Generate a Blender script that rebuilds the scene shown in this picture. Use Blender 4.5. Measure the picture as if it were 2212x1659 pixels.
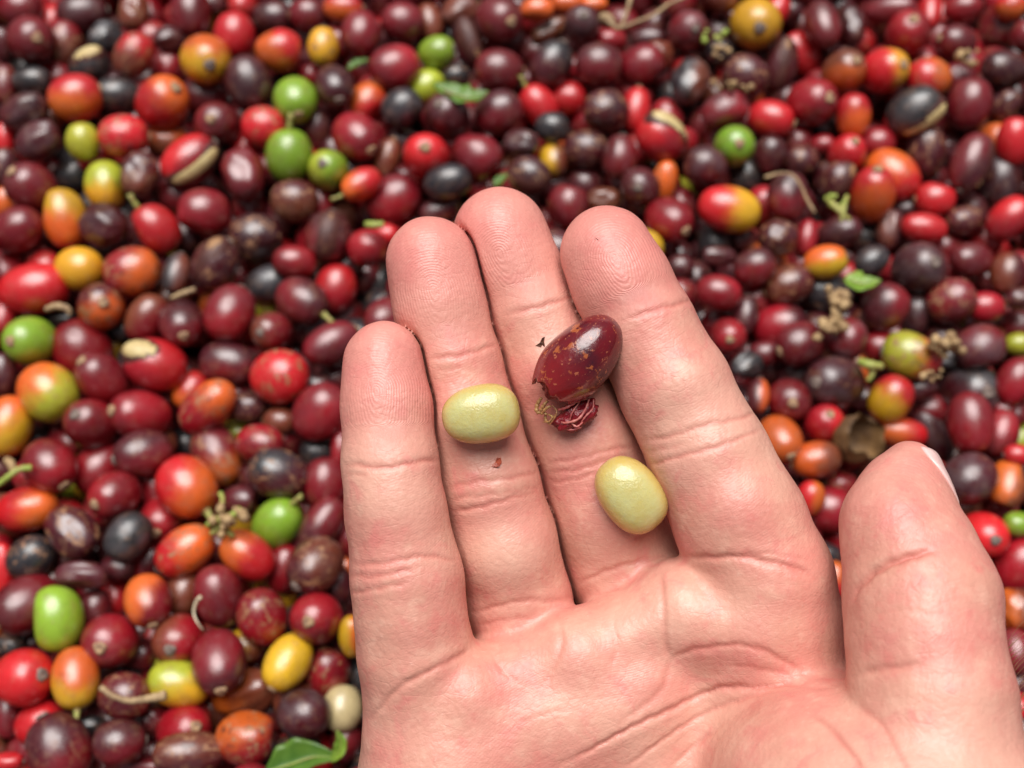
import bpy, bmesh, math, random, time
import numpy as np
from mathutils import Matrix, Vector, Quaternion

T0 = time.time()
S = bpy.context.scene
for _o in list(bpy.data.objects):
    bpy.data.objects.remove(_o, do_unlink=True)

# ------------------------------------------------------------------ camera
PITCH = math.radians(24.0)          # tilt of the view away from straight down
AXIS_DIST = 0.316                   # distance to the heap along the view axis
CAM_LOC = Vector((0.0, -AXIS_DIST * math.sin(PITCH), AXIS_DIST * math.cos(PITCH)))
FPX = 2480.0                        # focal length in units of a 2212 x 1659 picture
cam_data = bpy.data.cameras.new("Camera")
cam = bpy.data.objects.new("Camera", cam_data)
S.collection.objects.link(cam)
cam.location = CAM_LOC
cam.rotation_euler = (PITCH, 0, 0)
cam_data.sensor_width = 36.0
cam_data.lens = 36.0 * FPX / 2212.0
cam_data.clip_start = 0.005
cam_data.clip_end = 50.0
cam_data.dof.use_dof = True
cam_data.dof.focus_distance = 0.184
cam_data.dof.aperture_fstop = 16.5
S.camera = cam
CAM_M = Matrix.Translation(CAM_LOC) @ Matrix.Rotation(PITCH, 4, 'X')
CAM_R = np.array(CAM_M.to_3x3())
CAM_T = np.array(CAM_LOC)

# ------------------------------------------------------------------ world, sun, exposure
SUN_EL, SUN_AZ = math.radians(72), math.radians(-10)   # azimuth from +Y (away from viewer), + to the right
world = bpy.data.worlds.new("World")
S.world = world
world.use_nodes = True
wn = world.node_tree
wn.nodes.clear()
sky = wn.nodes.new('ShaderNodeTexSky')
sky.sky_type = 'NISHITA'
sky.sun_disc = False
sky.sun_elevation = SUN_EL
sky.sun_rotation = SUN_AZ
sky.air_density = 1.0
sky.dust_density = 5.0
sky.ozone_density = 0.6
hs = wn.nodes.new('ShaderNodeHueSaturation')      # thin overcast: a whiter sky
hs.inputs['Saturation'].default_value = 0.45
bg = wn.nodes.new('ShaderNodeBackground')
bg.inputs['Strength'].default_value = 0.05
wo = wn.nodes.new('ShaderNodeOutputWorld')
wn.links.new(sky.outputs[0], hs.inputs['Color'])
wn.links.new(hs.outputs[0], bg.inputs['Color'])
wn.links.new(bg.outputs[0], wo.inputs['Surface'])

sun_d = bpy.data.lights.new("Sun", 'SUN')
sun_d.energy = 4.8
sun_d.angle = math.radians(50)
sun_d.color = (1.0, 0.98, 0.95)
sun = bpy.data.objects.new("Sun", sun_d)
S.collection.objects.link(sun)
sdir = Vector((math.sin(SUN_AZ) * math.cos(SUN_EL), math.cos(SUN_AZ) * math.cos(SUN_EL), math.sin(SUN_EL)))
sun.rotation_euler = (-sdir).to_track_quat('-Z', 'Y').to_euler()
sun.location = (0, 0, 1)

S.view_settings.view_transform = 'Standard'
S.view_settings.look = 'None'
S.view_settings.gamma = 1.0
S.view_settings.exposure = 0.0
S.view_settings.use_curve_mapping = False
S.cycles.max_bounces = 6
S.cycles.diffuse_bounces = 3
S.cycles.glossy_bounces = 3
S.cycles.caustics_reflective = False
S.cycles.caustics_refractive = False

# ------------------------------------------------------------------ helpers
COL = S.collection

def cam_pt(u, v, d):
    """point (mm, camera-aligned frame) seen at picture position u,v (2212 wide) at depth d mm"""
    return np.array([(u - 1106.0) * d / FPX, -(v - 829.5) * d / FPX, -d])

def cam2world(p_mm):
    return (np.asarray(p_mm) * 0.001) @ CAM_R.T + CAM_T

def setp(o, label=None, cat=None, group=None, kind=None):
    if label: o['label'] = label
    if cat: o['category'] = cat
    if group: o['group'] = group
    if kind: o['kind'] = kind
    return o

def mesh_np(name, V, F, smooth=True):
    me = bpy.data.meshes.new(name)
    V = np.asarray(V, dtype=np.float32)
    if isinstance(F, np.ndarray):
        n, k = F.shape
        me.vertices.add(len(V)); me.vertices.foreach_set('co', V.ravel())
        me.loops.add(n * k); me.loops.foreach_set('vertex_index', F.ravel().astype(np.int32))
        me.polygons.add(n)
        me.polygons.foreach_set('loop_start', np.arange(0, n * k, k, dtype=np.int32))
        me.polygons.foreach_set('loop_total', np.full(n, k, dtype=np.int32))
        me.update(calc_edges=True)
    else:
        me.from_pydata([tuple(map(float, v)) for v in V], [], [tuple(f) for f in F])
    if smooth:
        me.polygons.foreach_set('use_smooth', np.ones(len(me.polygons), dtype=bool))
    me.update()
    return me

def link(name, me, mat=None, parent=None):
    o = bpy.data.objects.new(name, me)
    COL.objects.link(o)
    if mat is not None and not me.materials:
        me.materials.append(mat)
    if parent is not None:
        o.parent = parent
    return o

def fattr(me, name, arr):
    a = me.attributes.new(name, 'FLOAT', 'POINT')
    a.data.foreach_set('value', np.asarray(arr, dtype=np.float32))

def tube(pts, radii, seg=8, cap=True):
    """tapered tube along a polyline -> V, F"""
    P = [Vector(p) for p in pts]
    V, F = [], []
    n = len(P)
    up = Vector((0.3, 0.2, 1)).normalized()
    for i in range(n):
        t = (P[min(i + 1, n - 1)] - P[max(i - 1, 0)]).normalized()
        a = t.cross(up)
        if a.length < 1e-4: a = t.cross(Vector((1, 0, 0)))
        a.normalize(); b = t.cross(a)
        for k in range(seg):
            th = 2 * math.pi * k / seg
            V.append(P[i] + (a * math.cos(th) + b * math.sin(th)) * radii[i])
    for i in range(n - 1):
        for k in range(seg):
            k2 = (k + 1) % seg
            F.append((i * seg + k, i * seg + k2, (i + 1) * seg + k2, (i + 1) * seg + k))
    if cap:
        F.append(tuple(range(seg - 1, -1, -1)))
        F.append(tuple((n - 1) * seg + k for k in range(seg)))
    return V, F

class NT:
    """small node-tree builder"""
    def __init__(self, name):
        self.m = bpy.data.materials.new(name)
        self.m.use_nodes = True
        self.t = self.m.node_tree
        self.t.nodes.clear()
        self.out = self.n('ShaderNodeOutputMaterial')
        self.b = self.n('ShaderNodeBsdfPrincipled')
        self.t.links.new(self.b.outputs[0], self.out.inputs['Surface'])
    def n(self, typ, **kw):
        nd = self.t.nodes.new(typ)
        for k, v in kw.items(): setattr(nd, k, v)
        return nd
    def put(self, sock, val):
        if val is None: return
        if isinstance(val, bpy.types.NodeSocket): self.t.links.new(val, sock)
        else:
            if isinstance(val, (tuple, list)) and len(val) == 3 and sock.type == 'RGBA': val = (*val, 1)
            sock.default_value = val
    def P(self, **kw):
        for k, v in kw.items(): self.put(self.b.inputs[k.replace('_', ' ')], v)
    def math(self, op, a, b=None, c=None, clamp=False):
        nd = self.n('ShaderNodeMath', operation=op, use_clamp=clamp)
        for i, x in enumerate((a, b, c)):
            if x is not None: self.put(nd.inputs[i], x)
        return nd.outputs[0]
    def vmath(self, op, a, b=None):
        nd = self.n('ShaderNodeVectorMath', operation=op)
        self.put(nd.inputs[0], a)
        if b is not None: self.put(nd.inputs[1], b)
        return nd.outputs['Value'] if op in ('DOT_PRODUCT', 'LENGTH', 'DISTANCE') else nd.outputs[0]
    def mix(self, f, a, b, mode='MIX'):
        nd = self.n('ShaderNodeMix', data_type='RGBA', blend_type=mode)
        self.put(nd.inputs[0], f); self.put(nd.inputs[6], a); self.put(nd.inputs[7], b)
        return nd.outputs[2]
    def noise(self, vec, scale, detail=3, rough=0.55, dist=0.0):
        nd = self.n('ShaderNodeTexNoise')
        self.put(nd.inputs['Vector'], vec)
        nd.inputs['Scale'].default_value = scale; nd.inputs['Detail'].default_value = detail
        nd.inputs['Roughness'].default_value = rough; nd.inputs['Distortion'].default_value = dist
        return nd.outputs[0]
    def voro(self, vec, scale, feature='F1', rnd=1.0):
        nd = self.n('ShaderNodeTexVoronoi', feature=feature)
        self.put(nd.inputs['Vector'], vec); nd.inputs['Scale'].default_value = scale
        nd.inputs['Randomness'].default_value = rnd
        return nd.outputs['Distance']
    def ramp(self, f, lo, hi, a=0.0, b=1.0):
        nd = self.n('ShaderNodeMapRange', interpolation_type='SMOOTHSTEP')
        self.put(nd.inputs[0], f); nd.inputs[1].default_value = lo; nd.inputs[2].default_value = hi
        nd.inputs[3].default_value = a; nd.inputs[4].default_value = b
        return nd.outputs[0]
    def attr(self, name, typ='GEOMETRY', out='Fac'):
        nd = self.n('ShaderNodeAttribute', attribute_type=typ, attribute_name=name)
        return nd.outputs[out]
    def co(self, which='Object'):
        return self.n('ShaderNodeTexCoord').outputs[which]
    def bump(self, h, strength=0.3, dist=0.001, normal=None):
        nd = self.n('ShaderNodeBump')
        nd.inputs['Strength'].default_value = strength; nd.inputs['Distance'].default_value = dist
        self.put(nd.inputs['Height'], h)
        if normal is not None: self.put(nd.inputs['Normal'], normal)
        return nd.outputs[0]
# ================================================================== cherry heap
# name -> (linear base colour, words)
CC = {
 'M': ((0.175, 0.004, 0.01), 'maroon'),
 'D': ((0.072, 0.0055, 0.01), 'dark purple'),
 'K': ((0.018, 0.017, 0.02), 'black dried'),
 'R': ((0.5, 0.01, 0.015), 'bright red'),
 'C': ((0.3, 0.006, 0.014), 'crimson'),
 'O': ((0.62, 0.11, 0.015), 'orange'),
 'Y': ((0.62, 0.33, 0.015), 'yellow'),
 'G': ((0.2, 0.36, 0.022), 'green'),
 'L': ((0.38, 0.4, 0.025), 'yellow-green'),
 'B': ((0.16, 0.035, 0.016), 'brown'),
 'T': ((0.480, 0.430, 0.210), 'pale cream'),
}
# zone origin (native 4032 px) and scale of the coordinates below
ZONES = {'1': (0, 0, .63291), '2': (1300, 0, .63291), '3': (2632, 0, .63291), '4': (0, 1000, .63291),
         '5': (0, 1974, .63291), '6': (2632, 1000, .63291), '7': (2432, 1824, .72333)}
# x y half-long half-short angle colour layer [n:dx,dy navel][s:dx,dy stem][S:dx,dy bare bean][w wrinkled][p patches][g grey bloom] | landmark
TABLE = """
#1
130 60 115 110 0 M 1
195 245 150 130 -20 M 0 n:.55,.2
400 280 130 100 80 B>M:90 1 p
510 80 130 100 10 D 1 g
660 230 100 90 60 K 1 g | blue-grey dried cherry in the top left corner
830 70 100 90 90 B 1 wp
940 100 100 90 90 C 1.2
830 345 145 122 60 B>R:60 0 p | rusty brown cherry near the top left
555 410 115 100 30 K 1 S:.2,-.5
1050 240 80 70 0 D 1
1190 80 130 110 90 M 1
1460 220 122 112 90 R 1
1280 370 170 138 100 Y>O:80 0 n:.35,.4 | golden cherry with a tan scar near the top left
1740 310 146 140 0 O>R:30 0 | smooth orange-red cherry beside the mustard one
2010 290 120 100 90 Y 0 p | mustard yellow cherry near the top
1700 110 100 90 0 D 2
1920 90 100 95 0 M 1
1550 520 172 148 110 D 0
1050 420 120 100 80 C 1
470 610 155 145 20 R>O:-90 .3 | bright red cherry above the small yellow-green one
735 590 118 95 0 K 1
200 500 105 80 0 K 1 g
30 530 110 70 90 M 1 p
1010 640 158 154 0 R>O:30 0 n:.65,-.35 | orange-red cherry with a yellow scarred shoulder
1835 620 150 143 90 G 0 n:.25,.75 | round lime green cherry upper left of the fingers
2080 540 150 130 100 D 0 n:.3,.7
150 700 160 130 20 D 0 wg
250 880 145 135 30 D 0 wg
515 880 115 105 90 L 0 | small yellow-green cherry at upper left
770 850 150 140 0 R 0 p
1350 770 140 130 0 M 0 n:.02,.05 | maroon cherry facing up with a big grey navel
1640 790 136 134 0 R 0 p
1970 800 110 90 80 D 1
1180 1000 190 148 40 C>R:150 0 S:.55,.45 | large red cherry split along its side
1520 1090 170 148 110 M 0 w
1800 970 165 150 80 G 0 s:.05,-.95 | pear shaped green cherry with a stub on top
2045 1060 132 114 110 L>G:0 0 n:-.1,-.1 | small green cherry with a dark hole
870 1090 140 130 80 D>B:-80 0 wp
195 1170 150 143 0 M 0 n:-.35,-.45
460 1090 95 95 0 K 2
660 1160 132 114 100 L>Y:-90 1 | olive yellow cherry half hidden at the left
400 1350 172 130 100 O>Y:90 .4 | peach coloured cherry turning red at its foot
640 1400 160 148 -10 D 0 w
970 1420 158 136 -45 R 0.2 s:-.6,-.75 | red cherry wearing a bent green stalk
1265 1320 160 153 0 C 0 | crimson cherry with a soft wide sheen, left of the green pair
1830 1250 145 138 0 B>D:90 0 p
1590 1480 152 145 0 D 0.6 p
110 1430 165 140 30 M 0
2040 1470 155 148 80 D>M:-120 0 S:.15,-.1
30 860 90 50 90 R 1
30 1050 110 80 80 D 1 p
1040 880 105 95 0 B>O:90 1.3
1280 600 120 100 0 M 2
20 280 90 60 90 D 1
330 120 80 60 90 R 2
1940 470 70 60 0 C 2
1130 1220 120 100 0 M 2
2000 1260 95 60 90 C 1.4
30 1260 80 60 90 O 2
600 990 90 80 0 R 2
1300 30 90 60 0 D 2
#2
80 50 122 86 0 R>O:-100 0 | red-orange cherry cut by the top edge
190 210 145 130 80 M 0
450 140 132 128 0 M 0
620 140 105 72 100 B 1
810 70 105 90 20 B 1 g
1050 120 146 138 0 M 0 n:.45,.35
1290 60 105 78 0 O 0 | orange cherry at the top edge beside the dry stalk
1480 20 90 60 0 O 1
1640 30 75 45 0 O 1
1570 150 118 108 90 D 0 n:0,-.1g
665 325 118 104 10 G 0 n:.9,-.1 | oval green cherry in the upper middle
860 260 132 90 110 D 1 S:.3,0
400 420 162 146 20 M>C:0 0
1050 440 148 138 0 M 0
1375 400 150 130 60 D>K:60 0
1670 400 146 138 0 D>M:-90 0
1940 400 132 120 20 M 0.3
2050 340 90 80 0 B 1
1750 250 82 62 0 C 1
1360 190 104 60 30 B 1 p
780 470 75 68 0 K 1 p
600 540 104 98 30 L 0.8 | yellow-green cherry beside the leaf above the middle finger
230 640 112 100 60 O>R:-60 1
445 670 132 122 30 K 0 g | blue-black cherry with a tan fleck beside the green leaf
730 720 138 130 0 D 0 n:-.3,-.25
1050 700 152 140 20 D>M:-90 0
1300 660 122 98 60 R 0.9 s:-.6,-.8 | pinkish red cherry with a pale green stem
1480 610 100 95 0 R 1
1710 690 142 138 0 D 0 p
1900 680 120 78 80 R 1
1380 790 106 100 0 K 0
1190 890 112 100 0 D 0 g
2060 860 165 152 -40 C>R:150 0 S:.3,-.62 | red cherry split open over a cream bean
160 850 172 148 -50 C>M:-40 0 n:.6,.6
600 970 156 130 40 R 0 n:.02,-.1 | bright red cherry above the ring finger
920 970 162 148 -40 M 0
1590 930 122 110 0 D 0.8 p
1800 980 140 115 80 M 0
1390 1000 92 80 90 Y>B:0 1.2
350 990 112 70 70 B 1 p
730 1130 148 118 15 K 0 | smooth charcoal cherry just above the ring and middle fingers
190 1150 134 100 30 O>R:30 0 s:-.85,.55 | orange cherry with a green stem left of the ring finger
390 1240 178 155 30 M>C:-90 0
1240 1090 132 120 -20 D 0 p S:-.6,.55
1480 1280 142 138 80 M 0
1700 1250 92 80 0 B 1
1930 1160 132 120 80 D 0 n:-.2,.2
2080 1130 112 70 80 O 1 p
2110 1370 142 130 60 C>M:60 0 n:.5,.5
680 1310 112 74 20 D 1
230 1540 124 120 0 C 0
900 1160 70 60 0 C 1
1130 250 70 60 0 D 2
1250 700 60 60 0 M 2
500 1500 70 60 0 M 2
330 1460 80 60 0 R 1.5
1980 240 90 60 0 D 2
#3
120 190 122 118 0 M 0 n:.2,.2g
540 150 162 148 25 Y 0 n:-.05,.4 | big yellow cherry at upper right
670 70 90 70 60 R 1
960 150 162 110 100 M 0
1140 150 142 90 95 D 0 w
1380 60 160 90 0 M 0
1630 60 115 60 80 R 1
1830 50 112 92 0 C 0
2130 40 95 90 0 R>O:-90 0
2060 170 142 130 80 M 0 p
1490 210 134 130 60 C 0 n:-.1,-.3
1790 260 122 110 0 M 0 n:-.95,-.1
2090 430 152 120 0 D 0
140 500 172 124 70 K>B:0 0 g | large charcoal cherry above the index finger
480 470 145 135 -30 D 0 p
700 400 140 90 80 D 1 S:0,0
820 340 132 100 -50 R 1
1090 450 142 114 70 B>O:-90 0 n:.2,-.2 | tan-orange bruised cherry at upper right
1340 440 140 130 60 R>Y:10 0 n:.45,0 | red cherry with a pale yellow face
1620 490 134 130 0 R>O:20 0.2 p
1800 490 95 90 0 M 1
1870 650 162 140 80 M 0
2090 660 95 80 60 D 1 p
350 690 152 118 20 M>C:0 0 g
640 740 142 120 -10 R 0 n:.9,.3 | red squarish cherry right of the split one
890 640 150 144 0 C>M:-45 0 n:.4,.05
1150 720 138 110 95 R>O:-80 0 | coral red upright oval cherry at the right
1530 690 172 148 30 K 0 S:.5,.6g | black cherry with a cream bean crescent
2150 880 152 112 90 R 0
410 910 130 116 90 G 0 n:.02,.1 | deep green cherry above the index fingertip's right
230 1030 134 128 0 D 0 g
630 960 102 90 80 D 1
830 1000 95 88 0 D 1 p
960 900 66 58 0 C 1
1110 960 122 100 0 R 0 n:.1,-.4
1300 890 95 90 0 C 1
1600 950 142 110 90 D 1 p
1390 1090 172 148 -50 O>R:-50 0.3 | large orange cherry behind a red one at right
1270 1210 162 115 100 R>O:-90 0 n:-.05,-.7 | upright red cherry overlapping the large orange one
1880 1010 185 125 68 M>D:-60 0 S:.75,.35 | long maroon cherry with a pale crescent seed
2060 1120 140 120 80 D 1 g
1050 1120 122 110 60 D 0 pS:.5,0
740 1220 152 130 80 M>D:90 0
380 1300 195 150 -10 R>Y:-10 0 | big red cherry with a yellow-green end
1660 1240 104 100 0 R 1
1850 1370 112 82 10 D 1 p
1590 1420 134 92 -10 R 0.4
2120 1360 152 120 50 C>R:90 0
290 1500 132 110 90 K 0 g
690 1480 132 120 0 D 0 p
470 1490 70 60 0 D 2
860 1480 100 62 80 C 1
1060 1450 122 90 20 D 1
1380 1420 104 82 80 B>D:0 1 g
1330 1330 70 60 0 D 2
740 70 80 60 0 D 1.6
330 330 80 70 0 K 1.5
1700 930 90 80 0 D 2
1470 1300 70 60 0 D 2
2010 230 60 50 0 B 2
1780 1180 80 70 0 M 2
#4
490 90 152 140 0 Y 0 | golden yellow cherry at the left below the peach one
820 110 172 160 20 C>O:-10 0 p
1095 120 132 86 80 K>B:0 0 g | taupe grey dried cherry standing at left
1345 60 162 148 60 D 0 pS:-.1,-.5
1590 40 95 60 0 M 1
1830 50 134 110 0 C 0
2090 220 152 132 80 R>C:-90 0.2
1680 180 144 110 20 K 0.3 g
1880 290 172 146 -20 D>M:180 0 s:.8,.5
215 220 215 165 10 R 0 | large bright red cherry at the left edge
630 330 152 140 0 O>D:110 0 n:.4,-.1p | orange cherry with a dark top and green patch
20 390 102 66 90 C 1
190 540 152 145 90 G 0 n:-.3,.05 | green cherry with a tan navel at the left edge
380 400 80 70 0 K 1
1430 370 182 158 70 M>C:-90 0
1130 430 148 125 100 M>D:90 0 n:.3,.5
910 400 152 120 60 B>M:-60 .3
2060 560 182 130 30 M 0
1690 480 122 115 0 B>M:0 0 n:-.3,.1
510 600 182 168 120 C 0.5
640 780 162 130 100 M>C:-80 0 n:-.45,-.6
970 690 190 168 -20 C>R:0 0 S:-.4,-.55 | red cherry with a cream scar at its top
1420 680 154 120 -10 D>M:-90 1
1740 760 180 178 0 R 0 p | round bright red cherry left of the little finger
300 860 192 182 -50 L>O:135 0 s:.72,.72 | green cherry blushing orange with a stub stem
50 1070 195 152 75 O>Y:-60 0 | yellow-orange cherry cut by the left edge
20 750 122 80 90 D 1
870 1000 162 126 -15 M>C:0 .4 n:-.6,-.15
570 1060 162 150 0 C 0 n:-.2,-.35
1290 950 212 140 40 C>O:40 0 p | long red cherry with an orange speckled end
1190 850 112 100 60 O>R:60 1
1540 950 104 90 0 D 1 p
1990 980 195 165 50 M>C:-60 0 | big maroon oval cherry next to the little finger
1350 1250 192 148 -62 M>O:-70 0.3 p
890 1240 176 150 0 D>M:-60 0 n:-.85,.2
1620 1180 142 120 -10 C 0.4 p
1740 1040 88 80 0 B 1
310 1320 176 163 -20 C>M:120 0 n:.65,.65
620 1330 152 128 60 C 1
1160 1450 200 186 -60 O>R:150 0 s:.7,.72 | large red and orange cherry on the green stalk
1730 1370 182 160 -20 D>K:120 0 p | blackened cherry with tan scabs left of the little finger
710 1500 146 140 0 C>M:0 0 n:-.4,.25
960 1460 120 66 90 C 2
170 1585 182 138 10 R>O:0 0.2 | orange-red cherry low on the left edge
2020 1430 142 120 90 M 1
1490 1530 112 84 0 D 1
1470 1110 80 62 0 L 2
710 600 90 60 80 Y 2
1990 1230 100 84 0 K 2
2120 1210 105 62 90 C 1.3
1960 830 100 80 0 D 1.3
200 1160 110 80 0 K 2
2160 70 80 70 0 D 1.5
750 480 70 60 0 K 2
1230 180 80 70 0 M 2
#5
450 200 182 160 -40 D 0 wp
190 350 132 120 30 K 1 p
20 430 150 64 90 R 1
800 220 160 140 60 K 0 g | glossy black cherry left of the stalk cluster
1010 110 134 110 -60 C 1 n:.05,.35
1150 310 192 148 35 O>R:200 0.1 p | orange-red cherry with a brown dent under the stalk
1540 340 186 144 -35 R>O:150 0 s:-.8,-.7 | yellow-orange cherry reddening at its lower end
1720 140 166 138 -10 G 0.5 s:.6,-.7 | dark green cherry left of the little finger
2000 150 172 112 60 D>M:60 0.6
1960 400 166 154 90 D>B:40 0 n:-.5,.55p
1760 420 132 92 80 C 1
510 460 162 95 -5 D 0 w | shrivelled dark cherry lying sideways
170 640 172 150 50 M 0.4 n:-.6,.4
360 730 206 164 95 G 0 | large bright green cherry at lower left
590 680 112 90 80 M 1
920 620 172 150 -40 O>M:-30 0 n:.35,.75
720 590 112 92 90 R 1
910 390 124 100 60 C>D:0 1
730 410 92 72 0 D 1
1140 570 112 92 80 B 1.4
1360 590 196 155 100 M 0
1630 720 182 160 100 C>M:90 0 p
1970 730 162 154 0 C>M:-90 0 n:-.1,-.1 | deep red cherry facing up with a pink navel
690 870 176 165 90 M>C:20 0 n:.02,-.02
1110 860 152 140 90 B>C:0 0.5 n:.02,.1
1360 1000 186 150 105 M>D:-60 0 n:.25,.62 | plum cherry with a dark navel over the yellow-green one
1790 1000 186 144 60 Y 0 n:-.4,.72 | bright yellow oval cherry at lower left
1110 1140 178 140 -15 Y>L:120 0.4 | lemon shaped yellow-green cherry at lower left
150 1100 192 184 -10 R 0 n:.8,-.25 | big red cherry at the lower left edge
470 1100 192 150 95 Y>O:80 0 s:.2,.9 | yellow cherry with a green stem, orange on top
770 1210 152 145 0 M 0.3 p
1510 1190 205 140 15 B>O:180 1 w | pinkish tan dented cherry below the yellow oval one
1540 1470 192 174 10 C>O:120 0 p | brick red cherry with a tan scratch near the bottom
1890 1320 164 158 0 D 0 g
2040 1050 152 140 80 C>M:60 0.4 p
2130 1290 142 130 90 T 0 | pale cream cherry beside the palm
1840 1540 132 82 10 K 1 p
1520 900 100 90 0 Y>B:0 1.5
2190 840 132 84 90 Y>O:0 0.2 | golden cherry peeping out beside the little finger
370 1540 222 200 -60 D>M:-60 0 | very large plum cherry at the bottom left
740 1500 152 142 0 D>M:-60 0.2
250 1380 132 120 30 R 1
940 1360 104 100 0 D>M:0 1
1140 1430 182 120 10 C 0.4 n:.55,-.35
1180 1570 222 140 0 D>B:90 0 p
50 1330 122 72 90 M 1
50 1620 92 62 0 R 0
560 1390 70 60 0 K 1
840 1640 180 64 0 M 1
60 900 82 62 0 K 2 p
2150 1500 112 92 80 M 1
2100 520 102 80 90 D 1
2150 420 70 52 90 O 2
2130 640 80 62 90 D 2
560 560 70 60 0 M 2
1430 820 70 90 0 Y>B:0 2
850 950 110 90 0 M 2
#6
70 80 75 70 0 D 1
310 10 112 72 0 D 0
535 80 134 120 20 D>M:-90 0
975 50 134 110 10 Y>O:110 0 | orange and yellow cherry right of the index finger
1265 40 112 92 30 K 0 g
1555 90 164 150 60 D 0 n:.2,-.1g
1885 40 142 112 0 M 0
2110 120 132 112 80 B>D:0 0
310 240 142 116 -10 C 0 | crimson cherry touching the index finger's right edge
750 190 134 110 20 B>D:0 1 p
980 240 168 140 -15 K 0 p | black cherry with tan crumbs beside the lime leaf
1350 330 152 144 60 M>D:180 0
1540 370 112 90 80 D 1 g
1760 290 152 140 30 M 0 p
1970 330 112 100 0 C 0
2190 280 90 80 0 D 0 p
350 440 122 110 0 M 1
480 380 104 72 80 D 1
370 510 122 100 80 C 0 n:-.1,.2
690 450 142 120 10 C>D:0 1
820 560 154 144 -20 M 0 n:-.9,.3
1110 530 134 130 60 M 0 g
1520 630 182 158 -10 L>R:-10 0 p | yellow-green cherry mottled red beside the tan crumbs
1930 590 156 150 30 D>M:90 0 g
1310 580 92 88 0 C 1
490 690 112 90 20 K 0 g
1040 800 182 148 -15 D 0 n:-.75,0g | dark oval cherry above the crimson navel cherry
2160 790 152 122 60 C 0
560 880 112 72 80 D>O:0 0
750 910 142 134 80 M 0 n:-.1,.1 | maroon cherry with an orange-tan navel beside the index finger
1380 900 152 138 60 R>Y:-130 0 | red cherry yellowing at its foot above the thumb
1560 840 92 82 0 D 1
1870 860 172 130 20 D>K:60 1 n:.1,0g
1880 1050 192 146 95 M>C:-90 0
2070 1120 152 110 70 M>C:90 0
2080 970 66 60 0 M 1
1620 970 104 98 0 M 1
1640 1120 162 92 120 D 1 g
970 1060 128 110 20 C>R:0 0 n:0,-.45
1450 1110 154 94 -10 O>R:0 0.2 | orange-red cherry just behind the thumb tip
690 1150 144 122 80 O 0 n:.25,.6 | orange cherry peeping from behind the index finger
920 1280 156 120 10 O>B:0 0 | copper orange oval cherry between index finger and thumb
1070 1430 86 80 0 C 1 p
880 1520 112 92 80 R>O:0 0
800 1500 122 80 90 D 1
1000 1590 134 128 0 C 1
1870 1400 174 160 30 D 0 g | dark glossy cherry right of the thumbnail
2170 1250 82 72 0 R 0
2110 1440 172 122 70 B>O:130 0
1700 650 90 80 0 K 1
240 900 60 60 0 M 1.5
600 620 80 70 0 M 1.5
1240 420 80 70 0 B 2
640 1000 80 70 0 D 2
2180 560 70 60 0 L 2
2150 1000 70 62 0 M 2
1200 900 80 70 0 D 2
2170 450 80 90 0 M 2
#7
1180 640 104 74 90 R>O:90 0 | orange cherry in the gap between palm and thumb
1200 390 112 92 80 C 1
1990 390 138 120 0 R 0 n:0,.05 | red cherry with a pale navel right of the thumb
2180 330 84 72 0 G 0 | green cherry at the right edge by the thumb
2180 560 134 112 60 C>M:0 1
2170 790 124 112 90 B>O:180 0 | brownish orange cherry at the right edge
2160 1030 124 102 80 M 0
2170 1200 104 92 0 D 0
2180 1330 84 82 0 R 0
2200 1480 104 62 90 D 0
1110 500 92 72 0 K 1
"""
def parse_table():
    out, zone = [], None
    for ln in TABLE.strip().splitlines():
        ln = ln.strip()
        if ln.startswith('#'):
            zone = ZONES[ln[1:]]; continue
        body, _, name = ln.partition('|')
        f = body.split()
        x, y, a, b, ang = map(float, f[:5])
        col = f[5]; lay = float(f[6]); fe = ' '.join(f[7:])
        zx, zy, zs = zone
        e = dict(u=(zx + x*zs)/1.822785, v=(zy + y*zs)/1.822785, a=a*zs/1.822785, b=b*zs/1.822785, ang=math.radians(ang), lay=lay, name=name.strip())
        if '>' in col:
            c1, r = col.split('>'); c2, g = r.split(':')
            e.update(c1=c1, c2=c2, g=math.radians(float(g)))
        else:
            e.update(c1=col, c2=None, g=0.0)
        for key in ('n', 's', 'S'):
            e[key] = None
            i = fe.find(key + ':')
            if i >= 0:
                t = fe[i+2:].split()[0].rstrip('wpgnsS:')
                p = t.split(',')
                num = ''.join(ch for ch in p[1] if ch in '-.0123456789')
                e[key] = (float(p[0]), float(num))
        e['w'] = 'w' in fe; e['p'] = 'p' in fe; e['bloom'] = 'g' in fe
        gr = 1.02 + 0.17*min(lay, 1.5)            # partly hidden ones are larger than what shows of them
        e['a'] *= gr*1.06; e['b'] *= gr*0.96
        out.append(e)
    return out
CH_LIST = parse_table()
rng = random.Random(11)
nrs = np.random.RandomState(4)

NPL = CAM_R.T @ np.array([0, 0, 1.0])              # heap normal, camera frame
def heap_depth(u, v, z=0.0):
    """depth (mm) at which the sight line meets the level z (m) of the heap"""
    r = np.array([(u-1106.0)/FPX, -(v-829.5)/FPX, -1.0])
    wr = CAM_R @ r
    return (z - CAM_LOC.z) / wr[2] * 1000.0
def undul(x, y):
    return 0.0022*math.sin(x*31 + 1.0) * math.cos(y*27) + 0.0012*math.sin(x*70 + y*55)

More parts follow.
